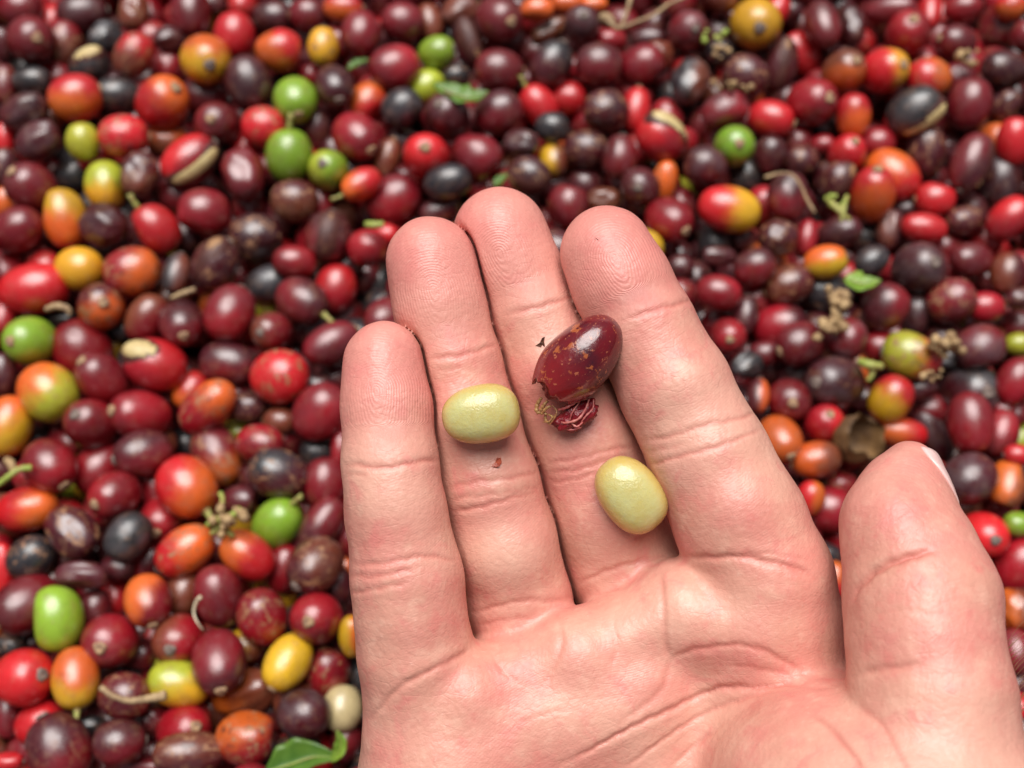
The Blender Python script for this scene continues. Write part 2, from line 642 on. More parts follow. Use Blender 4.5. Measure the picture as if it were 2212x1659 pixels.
order = sorted(range(len(CH_LIST)), key=lambda i: CH_LIST[i]['lay'] + 0.002*(i % 7))
PC = np.zeros((0, 3)); PR = np.zeros(0)
for i in order:
    e = CH_LIST[i]
    z = -0.0048 * e['lay']
    d = heap_depth(e['u'], e['v'], z)
    w = cam2world(cam_pt(e['u'], e['v'], d)); d = heap_depth(e['u'], e['v'], z + undul(w[0], w[1]))
    d0 = d
    for _ in range(40):
        p = cam_pt(e['u'], e['v'], d); r = math.sqrt(e['a']*e['b']) * d / FPX
        if len(PR):
            dist = np.linalg.norm(PC - p, axis=1)
            if np.any(dist < 0.86 * (PR + r)) and d - d0 < 13:
                d += 0.4; continue
        break
    e['pos'] = p; e['d'] = d; e['rmm'] = r
    PC = np.vstack([PC, p]); PR = np.append(PR, r)

# ---- cherry meshes (unit radius, long axis x, navel at +x)
def uv_sphere(nu=28, nv=18):
    V = [(1.0, 0, 0)]
    for j in range(1, nv):
        ph = math.pi * j / nv
        for i in range(nu):
            th = 2*math.pi*i/nu
            V.append((math.cos(ph), math.sin(ph)*math.cos(th), math.sin(ph)*math.sin(th)))
    V.append((-1.0, 0, 0))
    F = []
    for i in range(nu):
        F.append((0, 1 + i, 1 + (i+1) % nu))
        for j in range(nv - 2):
            a = 1 + j*nu
            F.append((a+i, a+nu+i, a+nu+(i+1) % nu, a+(i+1) % nu))
        a = 1 + (nv-2)*nu
        F.append((a+i, len(V)-1, a+(i+1) % nu))
    return np.array(V), F
def cherry_mesh(name, seed, amp=0.02, wrinkle=0.0, dent=0.0):
    V, F = uv_sphere(36 if wrinkle else 28, 24 if wrinkle else 18)
    r = np.random.RandomState(seed)
    n = np.zeros(len(V))
    for _ in range(5):
        k = r.normal(size=3); k *= (1.6 + 1.6*r.rand()) / np.linalg.norm(k)
        n += np.sin(V @ k + r.rand()*6.28) / 5
    rad = 1 + amp * 2.0 * n
    x = V[:, 0]
    rad *= 1 - 0.06 * np.clip(np.abs(x) - 0.8, 0, 1) / 0.2      # slightly flattened ends
    if wrinkle:
        th = np.arctan2(V[:, 2], V[:, 1])
        f = np.zeros(len(V))
        for q in range(3):
            m = r.randint(4, 9); ph = r.rand()*6.28; b = r.normal()*1.2
            f += np.abs(np.sin(0.5*(m*th) + ph + b*np.sin(2*x + q))) ** 1.5
        rad *= 1 - wrinkle * (1 - f/3.0) * np.clip(1.15 - np.abs(x), 0, 1)
    W = V * rad[:, None]
    if dent:
        for _ in range(2):
            d = r.normal(size=3); d /= np.linalg.norm(d)
            c = V @ d
            W -= d[None, :] * (dent * np.clip((c - 0.72) / 0.28, 0, 1)**1.3)[:, None]
    return mesh_np(name, W, F)
CM_SMOOTH = [cherry_mesh('cherry_smooth', 20 + s, 0.018) for s in range(6)]
CM_DENT = [cherry_mesh('cherry_dented', 40 + s, 0.03, dent=0.16) for s in range(3)]
CM_WRINK = [cherry_mesh('cherry_wrinkled', 60 + s, 0.045, wrinkle=0.20, dent=0.1) for s in range(4)]

def navel_mesh():
    prof = [(0.0, 1.004), (0.05, 1.000), (0.085, 1.012), (0.12, 1.028), (0.165, 1.022), (0.2, 1.006), (0.235, 0.972)]
    n = 14; V = [(prof[0][1], 0, 0)]; F = []
    for r, h in prof[1:]:
        for i in range(n):
            th = 2*math.pi*i/n; rr = r * (1 + 0.09*math.sin(3*th + 1) + 0.05*math.sin(5*th))
            V.append((h*math.sqrt(max(0, 1 - r*r*0.9)), rr*math.cos(th), rr*math.sin(th)))
    for i in range(n):
        F.append((0, 1+i, 1+(i+1) % n))
        for j in range(len(prof) - 2):
            a = 1 + j*n
            F.append((a+i, a+n+i, a+n+(i+1) % n, a+(i+1) % n))
    return mesh_np('navel', V, F)
def stem_mesh():
    V, F = tube([(-0.9, 0, 0), (-1.08, 0.02, 0.01), (-1.26, 0.05, 0.05), (-1.44, 0.12, 0.06)], [0.17, 0.12, 0.105, 0.14], 9)
    return mesh_np('stem', V, F)
def bean_part_mesh():
    V, F = uv_sphere(20, 14)
    V = V * np.array([0.88, 0.6, 0.6])
    return mesh_np('bean', V, F)

def cherry_material(name, mode):
    k = NT(name)
    typ = 'OBJECT' if mode == 'OBJECT' else 'GEOMETRY'
    if mode == 'OBJECT':
        co = k.co('Object')
        info = k.n('ShaderNodeObjectInfo').outputs['Random']
        off = k.n('ShaderNodeCombineXYZ'); k.put(off.inputs[0], k.math('MULTIPLY', info, 37.0)); k.put(off.inputs[1], k.math('MULTIPLY', info, 91.0)); 
        p = k.vmath('ADD', co, off.outputs[0])
        A = k.attr('tint_a', typ, 'Color'); Bc = k.attr('tint_b', typ, 'Color')
        gd = k.attr('grad_dir', typ, 'Vector')
        patch = k.attr('patchy', typ, 'Fac'); bloom = k.attr('bloom', typ, 'Fac')
        sc = 1.0
        t = k.math('ADD', k.vmath('DOT_PRODUCT', co, gd), k.math('MULTIPLY', k.math('SUBTRACT', k.noise(p, 1.6, 4, 0.6), 0.5), 1.1))
        c = k.mix(k.ramp(t, -0.25, 0.6), A, Bc)
    else:
        p = k.co('Object'); sc = 160.0
        c = k.attr('tint_a', typ, 'Color'); patch = 0.35; bloom = 0.25
    n1 = k.noise(p, 2.2*sc, 2, 0.6); n2 = k.noise(p, 6.0*sc, 3, 0.65); n3 = k.noise(p, 22.0*sc, 1, 0.6)
    c = k.mix(k.ramp(n1, 0.4, 0.72, 0.0, 0.30), c, k.mix(0.45, c, (0.035, 0.012, 0.012)))            # deeper blotches
    c = k.mix(k.ramp(n3, 0.60, 0.74, 0.0, 0.16), c, k.mix(0.5, c, (0.42, 0.16, 0.06)))               # fine freckles
    sc_f = k.math('MULTIPLY', k.ramp(k.math('ADD', n2, k.math('MULTIPLY', n1, 0.4)), 0.70, 0.86), k.math('MULTIPLY', patch, k.ramp(n1, 0.42, 0.60)))
    c = k.mix(sc_f, c, (0.30, 0.135, 0.055))                                                          # corky scabs
    sk_f = k.math('MULTIPLY', k.ramp(k.noise(p, 3.4*sc, 3, 0.6, 0.6), 0.58, 0.72), k.math('MULTIPLY', patch, 0.75))
    c = k.mix(sk_f, c, (0.022, 0.016, 0.015))                                                         # dark bruises
    bl_f = k.math('MULTIPLY', k.ramp(k.noise(p, 1.4*sc, 3, 0.6), 0.38, 0.66), k.math('MULTIPLY', bloom, 0.32))
    c = k.mix(bl_f, c, (0.10, 0.085, 0.095))                                                          # dusty bloom
    rough = k.math('ADD', k.ramp(n2, 0.3, 0.7, 0.26, 0.38), k.math('MULTIPLY', k.math('ADD', sc_f, bl_f), 0.3))
    h = n2
    k.P(Base_Color=c, Roughness=rough, Specular_IOR_Level=1.0, Normal=k.bump(h, 0.22, 0.0003))
    k.P(Coat_Weight=0.0)
    return k.m
M_CHERRY = cherry_material('cherry_skin', 'OBJECT')
M_HEAP = cherry_material('cherry_skin_heap', 'GEOMETRY')
def simple_mat(name, c1, c2, scale, rough=0.6, bumpd=0.0003, bs=0.4, sss=0.0):
    k = NT(name)
    co = k.co('Object')
    n = k.noise(co, scale, 4, 0.65)
    k.P(Base_Color=k.mix(k.ramp(n, 0.32, 0.68), c1, c2), Roughness=rough, Normal=k.bump(n, bs, bumpd))
    if sss: k.P(Subsurface_Weight=sss, Subsurface_Radius=(1, .8, .3), Subsurface_Scale=0.002)
    return k.m
M_NAVEL = simple_mat('navel_cork', (0.44, 0.28, 0.15), (0.20, 0.11, 0.07), 5.0, 0.75, 0.0003)
M_NAVELG = simple_mat('navel_grey', (0.24, 0.18, 0.15), (0.10, 0.07, 0.06), 5.0, 0.75, 0.0003)
M_STEM = simple_mat('stem_green', (0.27, 0.34, 0.06), (0.30, 0.20, 0.08), 3.0, 0.6, 0.0003)
M_PALEBEAN = simple_mat('bean_parchment', (0.62, 0.50, 0.24), (0.46, 0.33, 0.14), 3.0, 0.5, 0.0003)
ME_NAVEL = navel_mesh(); ME_NAVEL.materials.append(M_NAVEL)
ME_NAVELG = ME_NAVEL.copy(); ME_NAVELG.materials.clear(); ME_NAVELG.materials.append(M_NAVELG)
ME_STEM = stem_mesh(); ME_STEM.materials.append(M_STEM)
ME_BEAN = bean_part_mesh(); ME_BEAN.materials.append(M_PALEBEAN)
M_HUSK = simple_mat('bean_husk', (0.36, 0.19, 0.08), (0.20, 0.09, 0.04), 4.0, 0.65, 0.0004)
M_LIP = simple_mat('torn_skin_edge', (0.10, 0.03, 0.02), (0.05, 0.012, 0.012), 6.0, 0.5, 0.0004)
ME_BEAN3 = ME_BEAN.copy(); ME_BEAN3.materials.clear(); ME_BEAN3.materials.append(M_LIP)
ME_BEAN2 = ME_BEAN.copy(); ME_BEAN2.materials.clear(); ME_BEAN2.materials.append(M_HUSK)
for m_ in CM_SMOOTH + CM_DENT + CM_WRINK:
    m_.materials.append(M_CHERRY)

def basis_from(xdir, hint):
    x = np.array(xdir, float); x /= np.linalg.norm(x)
    h = np.array(hint, float)
    z = h - x * (h @ x)
    if np.linalg.norm(z) < 1e-3: z = np.array([0.2, 1, 0.1]) - x * (np.array([0.2, 1, 0.1]) @ x)
    z /= np.linalg.norm(z); y = np.cross(z, x)
    return np.stack([x, y, z], axis=1)

def jit(c, f=0.16):
    m = 1 + rng.uniform(-f, f)
    return [max(0.003, x * m * (1 + rng.uniform(-f, f)*0.5)) for x in c]
cherries = []
for e in CH_LIST:
    p = e['pos']; d = e['d']; s = d / FPX * 0.001
    ra, rb = e['a']*s, e['b']*s
    view = -p / np.linalg.norm(p)
    # camera-frame direction of the long axis / navel
    if e['n'] is not None or e['s'] is not None:
        q = e['n'] if e['n'] is not None else e['s']
        xy = np.array([q[0], -q[1]]); L = np.linalg.norm(xy)
        if L > 0.97: xy *= 0.97 / L; L = 0.97
        xd = np.array([xy[0], xy[1], math.sqrt(1 - L*L)])
        if e['n'] is None: xd = -xd
        foresh = L
    else:
        sg = rng.choice((-1, 1))
        xd = np.array([math.cos(e['ang'])*sg, math.sin(e['ang'])*sg, rng.uniform(-0.45, 0.1)]); foresh = 1
    B = basis_from(xd, (0, 0, 1))
    ln = ra if foresh > 0.75 else max(ra, rb) * 1.15
    wd = rb if foresh > 0.75 else math.sqrt(ra*rb)
    thick = wd * rng.uniform(0.94, 1.02)
    me = rng.choice(CM_WRINK if (e['w'] or (e['c1'] in 'DKB' and e['n'] is None and rng.random() < 0.22)) else (CM_DENT if rng.random() < 0.25 and e['n'] is None else CM_SMOOTH))
    o = link('coffee_cherry', me)
    Rw = CAM_R @ B
    M4 = Matrix([list(Rw[0]) + [0], list(Rw[1]) + [0], list(Rw[2]) + [0], [0, 0, 0, 1]])
    o.matrix_world = Matrix.Translation(Vector(cam2world(p))) @ M4 @ Matrix.Diagonal((ln, wd, thick, 1))
    c1 = jit(CC[e['c1']][0]); c2 = jit(CC[e['c2']][0]) if e['c2'] else [x * 0.62 for x in c1] if e['c1'] in 'MDC' else [min(1, x*1.12) for x in c1]
    gdir = np.array([math.cos(e['g']), math.sin(e['g']), 0.15]) if e['c2'] else nrs.normal(size=3)
    gl = B.T @ gdir; gl /= np.linalg.norm(gl)
    o['tint_a'] = [float(x) for x in c1]; o['tint_b'] = [float(x) for x in c2]; o['grad_dir'] = [float(x) for x in gl]
    o['patchy'] = 1.0 if e['p'] else (0.25 if e['c1'] in 'DKBGLYO' else 0.10)
    o['bloom'] = 1.0 if e['bloom'] else (0.35 if e['c1'] in 'MDK' else 0.0)
    if e['n'] is not None or (e['s'] is None and rng.random() < 0.35):
        nv_ = link('navel', ME_NAVELG if (e['c1'] in 'DK' or rng.random() < 0.3) else ME_NAVEL, parent=o)
    if e['s'] is not None:
        link('stem', ME_STEM, parent=o)
    if e['S'] is not None:
        bq = link('bean', ME_BEAN if (e['c1'] in 'KRC' or e['name']) else ME_BEAN2, parent=o)
        L = math.hypot(*e['S']); 
        dcam = np.array([e['S'][0], -e['S'][1], math.sqrt(max(0.05, 1 - min(1, L*L)))]); dl = B.T @ dcam; dl /= np.linalg.norm(dl)
        dl[0] *= 0.4
        dl /= np.linalg.norm(dl)
        bq.location = Vector(dl * (0.45 if e['c1'] in 'KRC' else 0.425))
        lip = link('torn_edge', ME_BEAN3, parent=o)
        lip.location = Vector(dl * 0.285); lip.scale = (1.08, 1.25, 1.25)
    e['o'] = o
    cherries.append(e)

# ---- labels
DIRS = ['right of', 'upper right of', 'above', 'upper left of', 'left of', 'lower left of', 'below', 'lower right of']
ORD = ['', 'second ', 'third ', 'fourth ', 'fifth ', 'sixth ', 'seventh ']
SW = dict(M='maroon', D='dark purple', K='black', R='red', C='crimson', O='orange', Y='yellow', G='green', L='yellow-green', B='brown', T='cream')
marks = [e for e in cherries if e['name']]
extra = [(1760, 640, "index finger"), ]
seen = {}
for e in cherries:
    if e['name']:
        e['o']['label'] = e['name'].replace(' cherry', ' coffee cherry', 1)
        continue
    best = sorted(marks, key=lambda m: (m['u']-e['u'])**2 + (m['v']-e['v'])**2)[0]
    a = math.degrees(math.atan2(-(e['v']-best['v']), e['u']-best['u'])) % 360
    rel = DIRS[int((a + 22.5) // 45) % 8]
    cw = CC[e['c1']][1]
    if e['c2'] and CC[e['c2']][1] != cw: cw = SW[e['c1']] + ' and ' + SW[e['c2']]
    key = (cw, rel, best['name'])
    seen.setdefault(key, []).append((math.hypot(best['u']-e['u'], best['v']-e['v']), e))
SHORT = {}
for (cw, rel, bn), lst in seen.items():
    lst.sort(key=lambda t: t[0])
    for i, (_, e) in enumerate(lst):
        tail = f"{rel} the {bn}"
        lab = f"{ORD[i]}{cw} cherry {tail}"
        wds = lab.split()
        if len(wds) > 16:
            cut = max(bn.rfind(q) for q in (' near the', ' at the', ' left of the', ' right of the', ' beside the', ' over the', ' on the', ' just above', ' above the', ' between ', ' facing up', ' right edge'))
            if cut > 0: lab = f"{ORD[i]}{cw} cherry {rel} the {bn[:cut]}"
        if len(lab.split()) > 16: lab = f"{ORD[i]}{SW[e['c1']]} cherry {tail}"
        if len(lab.split()) > 16: lab = ' '.join(lab.split()[:16])
        e['o']['label'] = lab
for e in cherries:
    e['o']['category'] = 'coffee cherry'; e['o']['group'] = 'coffee cherries lying on the heap'

# ---- the rest of the heap: countless cherries underneath and beyond
def ico(sub_):
    bm = bmesh.new(); bmesh.ops.create_icosphere(bm, subdivisions=sub_, radius=1.0)
    V = np.array([v.co[:] for v in bm.verts]); F = np.array([[v.index for v in f.verts] for f in bm.faces]); bm.free()
    return V, F
IV, IF = ico(3)
wt = [('M', 34), ('D', 30), ('C', 14), ('R', 8), ('K', 8), ('B', 5), ('O', 2), ('Y', 1), ('L', 1)]
bag = [c for c, n in wt for _ in range(n)]
PW = np.array([cam2world(e['pos']) for e in cherries]); PRW = np.array([e['rmm']*0.001 for e in cherries])
fx, fr, fcx = [], [], []
for lay, zz in enumerate((0.0, -0.012, -0.022)):
    st = 0.0122
    mx = 12 if lay == 0 else 0                 # only the surface reaches far beyond the picture
    for iy in range(-17 - mx//2, 23 + mx):
        for ix in range(-18 - mx, 19 + mx):
            x = (ix + 0.5*(iy % 2) + 0.4*lay) * st + rng.uniform(-1, 1)*0.0026; y = iy*st*0.88 + rng.uniform(-1, 1)*0.0026
            r = rng.uniform(0.0053, 0.0066)
            z = zz + undul(x, y) + rng.uniform(-1, 1)*0.0022
            q = np.array([x, y, z])
            dd = np.linalg.norm(PW - q, axis=1)
            dh = np.linalg.norm(PW[:, :2] - q[:2], axis=1)
            if lay == 0 and np.any(dh < 0.0125): continue          # the surface here is already laid
            k = 0
            while np.any(np.linalg.norm(PW - q, axis=1) < 0.84*(PRW + r)) and k < 10:
                q[2] -= 0.0013; k += 1
            if k >= 10: continue
            if q[2] < -0.034: continue
            fx.append(q); fr.append(r); fcx.append(rng.choice(bag))
VV = np.zeros((len(fx)*len(IV), 3)); FF = np.zeros((len(fx)*len(IF), 3), dtype=np.int32); TC = np.ones((len(fx)*len(IV), 4))
for i, (q, r, c) in enumerate(zip(fx, fr, fcx)):
    ax = nrs.normal(size=3); ax /= np.linalg.norm(ax)
    V = IV * r * 0.95 + np.outer(IV @ ax, ax) * r * rng.uniform(0.1, 0.35)
    VV[i*len(IV):(i+1)*len(IV)] = V + q
    FF[i*len(IF):(i+1)*len(IF)] = IF + i*len(IV)
    TC[i*len(IV):(i+1)*len(IV), :3] = jit(CC[c][0])
hme = mesh_np('heap', VV, FF)
ca = hme.attributes.new('tint_a', 'FLOAT_COLOR', 'POINT'); ca.data.foreach_set('color', TC.astype(np.float32).ravel())
heap = link('coffee_cherry_heap', hme, M_HEAP)
setp(heap, 'mass of further ripe coffee cherries buried beneath and around the upper ones', 'cherries', kind='stuff')

# ground under the heap
gk = simple_mat('ground_soil', (0.018, 0.012, 0.010), (0.035, 0.022, 0.016), 60, 0.9)
gme = mesh_np('ground', [(-3, -3, -0.040), (3, -3, -0.040), (3, 3, -0.040), (-3, 3, -0.040)], [(0, 1, 2, 3)], smooth=False)
setp(link('ground', gme, gk), 'dark ground under the heap of coffee cherries', kind='structure')
print('heap', len(cherries), len(fx), round(time.time() - T0, 1))
# ================================================================== the hand
# signed-distance sculpt, in millimetres, camera-aligned frame at the hand's real distance
H = np.array([0.28, 0.42, 0.44])                                    # grid step, mm
def sk(u, v, d, w):                        # skeleton joint: picture position, depth, half-width
    return cam_pt(u, v, d), w * d / FPX

CH = {
 'little': [(829,780,189,83),(836,880,187.5,97),(843,1000,186,103),(856,1110,185.5,108),(880,1250,186,120),(898,1410,187,124),(925,1560,189,135)],
 'ring':   [(931,566,196,96),(952,670,195,99),(984,790,194.5,100),(1020,920,194,103),(1056,1045,194,109),(1088,1160,194.8,112),(1120,1300,197.5,115),(1145,1440,204,112)],
 'middle': [(1080,508,201,102),(1118,600,200.5,101),(1150,668,200,104),(1202,800,199,112),(1258,950,199,117),(1300,1080,199.3,119),(1346,1220,202,121),(1385,1360,209,118)],
 'index':  [(1310,544,193.4,99),(1347,620,192.4,107),(1388,705,191.9,113),(1458,840,190.4,120),(1532,990,188.9,129),(1600,1130,188.4,141),(1648,1250,188.4,150),(1675,1390,189.4,150)],
 'thumb':  [(1966,1012,181,60),(1952,1062,179,93),(1950,1130,177,122),(1968,1205,174,142),(1990,1290,171.5,163),(1997,1400,168.8,162),(2010,1500,166.8,174),(2005,1650,165.5,205)],
}
def smin(a, b, k):
    h = np.maximum(k - np.abs(a - b), 0) / k
    return np.minimum(a, b) - h * h * k * 0.25
def rcone(P, a, b, ra, rb):
    ba = b - a; L = float(ba @ ba)
    pa = [P[i] - a[i] for i in range(3)]
    t = np.clip((pa[0]*ba[0] + pa[1]*ba[1] + pa[2]*ba[2]) / L, 0, 1)
    d2 = (pa[0]-t*ba[0])**2 + (pa[1]-t*ba[1])**2 + (pa[2]-t*ba[2])**2
    return np.sqrt(d2) - (ra + (rb - ra) * t)
def ellip(P, c, r, ang=0.0):
    x, y, z = (P[i] - c[i] for i in range(3))
    ca, sa = math.cos(ang), math.sin(ang)
    x, y = x*ca + y*sa, -x*sa + y*ca
    k0 = np.sqrt((x/r[0])**2 + (y/r[1])**2 + (z/r[2])**2)
    k1 = np.sqrt((x/r[0]**2)**2 + (y/r[1]**2)**2 + (z/r[2]**2)**2) + 1e-6
    return k0 * (k0 - 1) / k1

def chain_box(ch, pad):
    J = [sk(*c) for c in ch]
    lo = np.min([p - r for p, r in J], axis=0) - pad
    hi = np.max([p + r for p, r in J], axis=0) + pad
    return lo, hi

G0 = np.array([-36.0, -126.0, -217.0])
G1 = np.array([ 92.0,   38.0, -138.0])
GN = ((G1 - G0) / H).astype(int) + 1
AX = [(G0[i] + H[i] * np.arange(GN[i])).astype(np.float32) for i in range(3)]
SDF = np.full(GN, 8.0, dtype=np.float32)
def sub(lo, hi):
    i0 = np.maximum(((lo - G0) / H).astype(int), 0); i1 = np.minimum(((hi - G0) / H).astype(int) + 2, GN)
    sl = tuple(slice(a, b) for a, b in zip(i0, i1))
    P = (AX[0][sl[0]][:, None, None], AX[1][sl[1]][None, :, None], AX[2][sl[2]][None, None, :])
    return sl, P
def ell_px(P, u, v, dsurf, wu, wv, rz, ang=0.0):
    """ellipsoid whose camera-facing top lies at depth dsurf"""
    d = dsurf + rz
    return ellip(P, cam_pt(u, v, d), (wu*d/FPX, wv*d/FPX, rz), math.radians(ang))

# pads: (u, v, surface depth, half-size u, half-size v, thickness, angle)
PADS = {
 'little': [(826,815,181.9,70,105,6.0,0),(845,1060,178.0,80,70,6,5),(882,1330,178.0,95,85,7,8)],
 'ring':   [(938,600,187.9,80,115,6.5,10),(1003,880,186.3,82,75,7,14),(1095,1200,186,90,80,7,14)],
 'middle': [(1092,545,192.3,84,115,7,20),(1195,800,190.6,88,75,8,20),(1318,1120,190,95,85,8,20)],
 'index':  [(1328,590,184.9,84,120,7,27),(1456,835,181.4,95,85,8,25),(1580,1085,177.7,105,90,9,25)],
 'thumb':  [(1918,1140,166.9,88,110,8,8),(1985,1370,158.9,125,140,9,0)],
}
parts = {}
for nm, ch in CH.items():
    lo, hi = chain_box(ch, 17 if nm == 'thumb' else 6)
    sl, P = sub(lo, hi)
    g = None
    J = [sk(*c) for c in ch]
    for (a, ra), (b, rb) in zip(J[:-1], J[1:]):
        e = rcone(P, a, b, ra, rb)
        g = e if g is None else smin(g, e, 1.2)
    for pd in PADS[nm]:
        g = smin(g, ell_px(P, *pd), 3.0)
    parts[nm] = (sl, g.astype(np.float32))

# the palm
lo, hi = G0.copy(), G1.copy(); hi[1] = -20
slp, P = sub(lo, hi)
pal = None
MC = [[(935,1580,190,138),(1040,2100,192,200)],
      [(1150,1510,190.6,128),(1250,2100,195,190)],
      [(1380,1450,191.4,132),(1400,2100,196,190)],
      [(1640,1390,192,168),(1600,2100,195,200)],
      [(1330,2150,194,225),(1340,2700,192,215)],
      [(1520,2150,194,225),(1500,2700,192,215)]]
for a, b in MC:
    (pa_, ra), (pb_, rb) = sk(*a), sk(*b)
    e = rcone(P, pa_, pb_, ra, rb)
    pal = e if pal is None else smin(pal, e, 7.0)
PALM_ELL = [
 (1300,1500,180.9,150,100,10,20,7.0),
 (1015,1580,180.0,140,110,10,10,7.0),
 (1150,1560,180.6,240,120,11,12,7.0),  # u, v, surface depth, wu, wv, rz, ang, blend
 (965,1900,174.0,205,420,17,0,8.0),        # heel of the little-finger side
 (1008,1486,178.5,100,92,8,20,4.0),        # mound below little / ring
 (1125,1432,181.6,125,78,10,22,3.0),
 (1250,1402,180.2,96,90,9,18,4.0),         # mound below ring / middle
 (1368,1346,181.4,125,84,11,22,3.0),
 (1462,1312,179.8,75,98,10,10,5.0),
 (1615,1325,177.4,185,125,14,-4,6.0),      # mound below the index finger
 (1870,1725,149.5,335,252,26,-14,3.5),      # rounded top of the ball of the thumb
 (1840,1930,152.0,385,462,29,-20,6.0),     # ball of the thumb
]
for (u, v, ds, wu, wv, rz, ang, k) in PALM_ELL:
    pal = smin(pal, ell_px(P, u, v, ds, wu, wv, rz, ang), k)
pal = pal.astype(np.float32)
# neighbouring fingers touch; the cleft between them is drawn a little deeper
full = {}
for nm in ('little', 'ring', 'middle', 'index'):
    sl, g = parts[nm]
    fa = np.full(GN, 9.0, dtype=np.float32); fa[sl] = g
    full[nm] = fa
    SDF = np.minimum(SDF, fa)
CL = np.full(GN, 9.0, dtype=np.float16)
for na, nb in (('little', 'ring'), ('ring', 'middle'), ('middle', 'index')):
    m = (full[na] < 4) & (full[nb] < 4)
    CL[m] = np.minimum(CL[m], np.abs(full[na][m] - full[nb][m]))
GAP = 0.44
def smax(a, b, k): return -smin(-a, -b, k)
for low, up in (('middle', 'ring'), ('middle', 'index'), ('ring', 'little')):
    sl = parts[low][0]
    full[low][sl] = smax(full[low][sl], GAP - full[up][sl], 0.7)
SDF[:] = 8.0
for nm in full: SDF = np.minimum(SDF, full[nm])
del full, fa
SDF[slp] = smin(SDF[slp], pal, 1.6)
sl, g = parts['thumb']
kk = np.interp(AX[1][sl[1]], [-56.0, -45.0], [15.0, 1.4]).astype(np.float32)[None, :, None]
SDF[sl] = smin(SDF[sl], g, kk)
print('sdf', round(time.time() - T0, 1))

def surface_nets(F, org, h):
    ins = F < 0
    c = sum(ins[i:F.shape[0]-1+i, j:F.shape[1]-1+j, k:F.shape[2]-1+k].astype(np.int8) for i in (0,1) for j in (0,1) for k in (0,1))
    act = (c > 0) & (c < 8)
    ijk = np.argwhere(act)
    idx = np.full(act.shape, -1, dtype=np.int64); idx[act] = np.arange(len(ijk))
    corners = [(i, j, k) for i in (0,1) for j in (0,1) for k in (0,1)]
    val = {cn: F[ijk[:,0]+cn[0], ijk[:,1]+cn[1], ijk[:,2]+cn[2]] for cn in corners}
    acc = np.zeros((len(ijk), 3)); cnt = np.zeros(len(ijk))
    for a in corners:
        for ax in range(3):
            if a[ax]: continue
            b = list(a); b[ax] = 1; b = tuple(b)
            fa, fb = val[a], val[b]
            m = (fa < 0) != (fb < 0)
            t = np.where(m, fa / np.where(fa == fb, 1, fa - fb), 0)
            pt = np.tile(np.array(a, float), (len(ijk), 1)); pt[:, ax] = t
            acc[m] += pt[m]; cnt[m] += 1
    V = (ijk + acc / cnt[:, None]) * h + org
    Q = []
    for ax in range(3):
        o1, o2 = [(1, 2), (2, 0), (0, 1)][ax]
        A = [slice(None)] * 3; B = [slice(None)] * 3
        A[ax] = slice(0, -1); B[ax] = slice(1, None)
        f0, f1 = ins[tuple(A)], ins[tuple(B)]
        e = np.argwhere(f0 != f1)
        e = e[(e[:, o1] > 0) & (e[:, o2] > 0) & (e[:, o1] < F.shape[o1]-1) & (e[:, o2] < F.shape[o2]-1)]
        fl = f0[e[:,0], e[:,1], e[:,2]]
        def cell(d1, d2):
            q = e.copy(); q[:, o1] -= d1; q[:, o2] -= d2
            return idx[q[:,0], q[:,1], q[:,2]]
        q = np.stack([cell(1,1), cell(0,1), cell(0,0), cell(1,0)], axis=1)
        q[~fl] = q[~fl][:, ::-1]
        Q.append(q)
    return V, np.concatenate(Q)

SDF[:, :2, :] = 1.0                          # the wrist ends, closed, well below the picture
HV, HF = surface_nets(SDF, G0, H)
print('nets', len(HV), len(HF), round(time.time() - T0, 1))

def vnormals(V, F):
    n = np.cross(V[F[:,2]] - V[F[:,0]], V[F[:,3]] - V[F[:,1]])
    N = np.zeros_like(V)
    for k in range(4):
        for ax in range(3):
            N[:, ax] += np.bincount(F[:, k], n[:, ax], len(V))
    return N / (np.linalg.norm(N, axis=1)[:, None] + 1e-9)
def vsmooth(V, F, it, lam=0.5):
    V = V.copy()
    e = np.concatenate([F[:, [0,1]], F[:, [1,2]], F[:, [2,3]], F[:, [3,0]]])
    deg = np.bincount(e[:,0], minlength=len(V)) + np.bincount(e[:,1], minlength=len(V))
    for _ in range(it):
        A = np.zeros_like(V)
        for ax in range(3):
            A[:, ax] = np.bincount(e[:,0], V[e[:,1], ax], len(V)) + np.bincount(e[:,1], V[e[:,0], ax], len(V))
        V += lam * (A / deg[:, None] - V)
    return V
HV = vsmooth(HV, HF, 3, 0.4)
gi = np.clip(np.round((HV - G0) / H).astype(int), 0, GN - 1)
near = np.clip((2.0 - CL[gi[:,0], gi[:,1], gi[:,2]].astype(np.float32)) / 1.0, 0, 1)      # vertices in the clefts between fingers
del CL
for _ in range(6):
    HV = HV + (vsmooth(HV, HF, 1, 0.5) - HV) * near[:, None]
HN = vnormals(HV, HF)

def to_px(V):
    return np.stack([1106.0 - V[:,0] * FPX / V[:,2], 829.5 + V[:,1] * FPX / V[:,2]], axis=1)
UV = to_px(HV)
front = np.clip(HN[:, 2] * 2.2, 0, 1)              # palm side of the hand

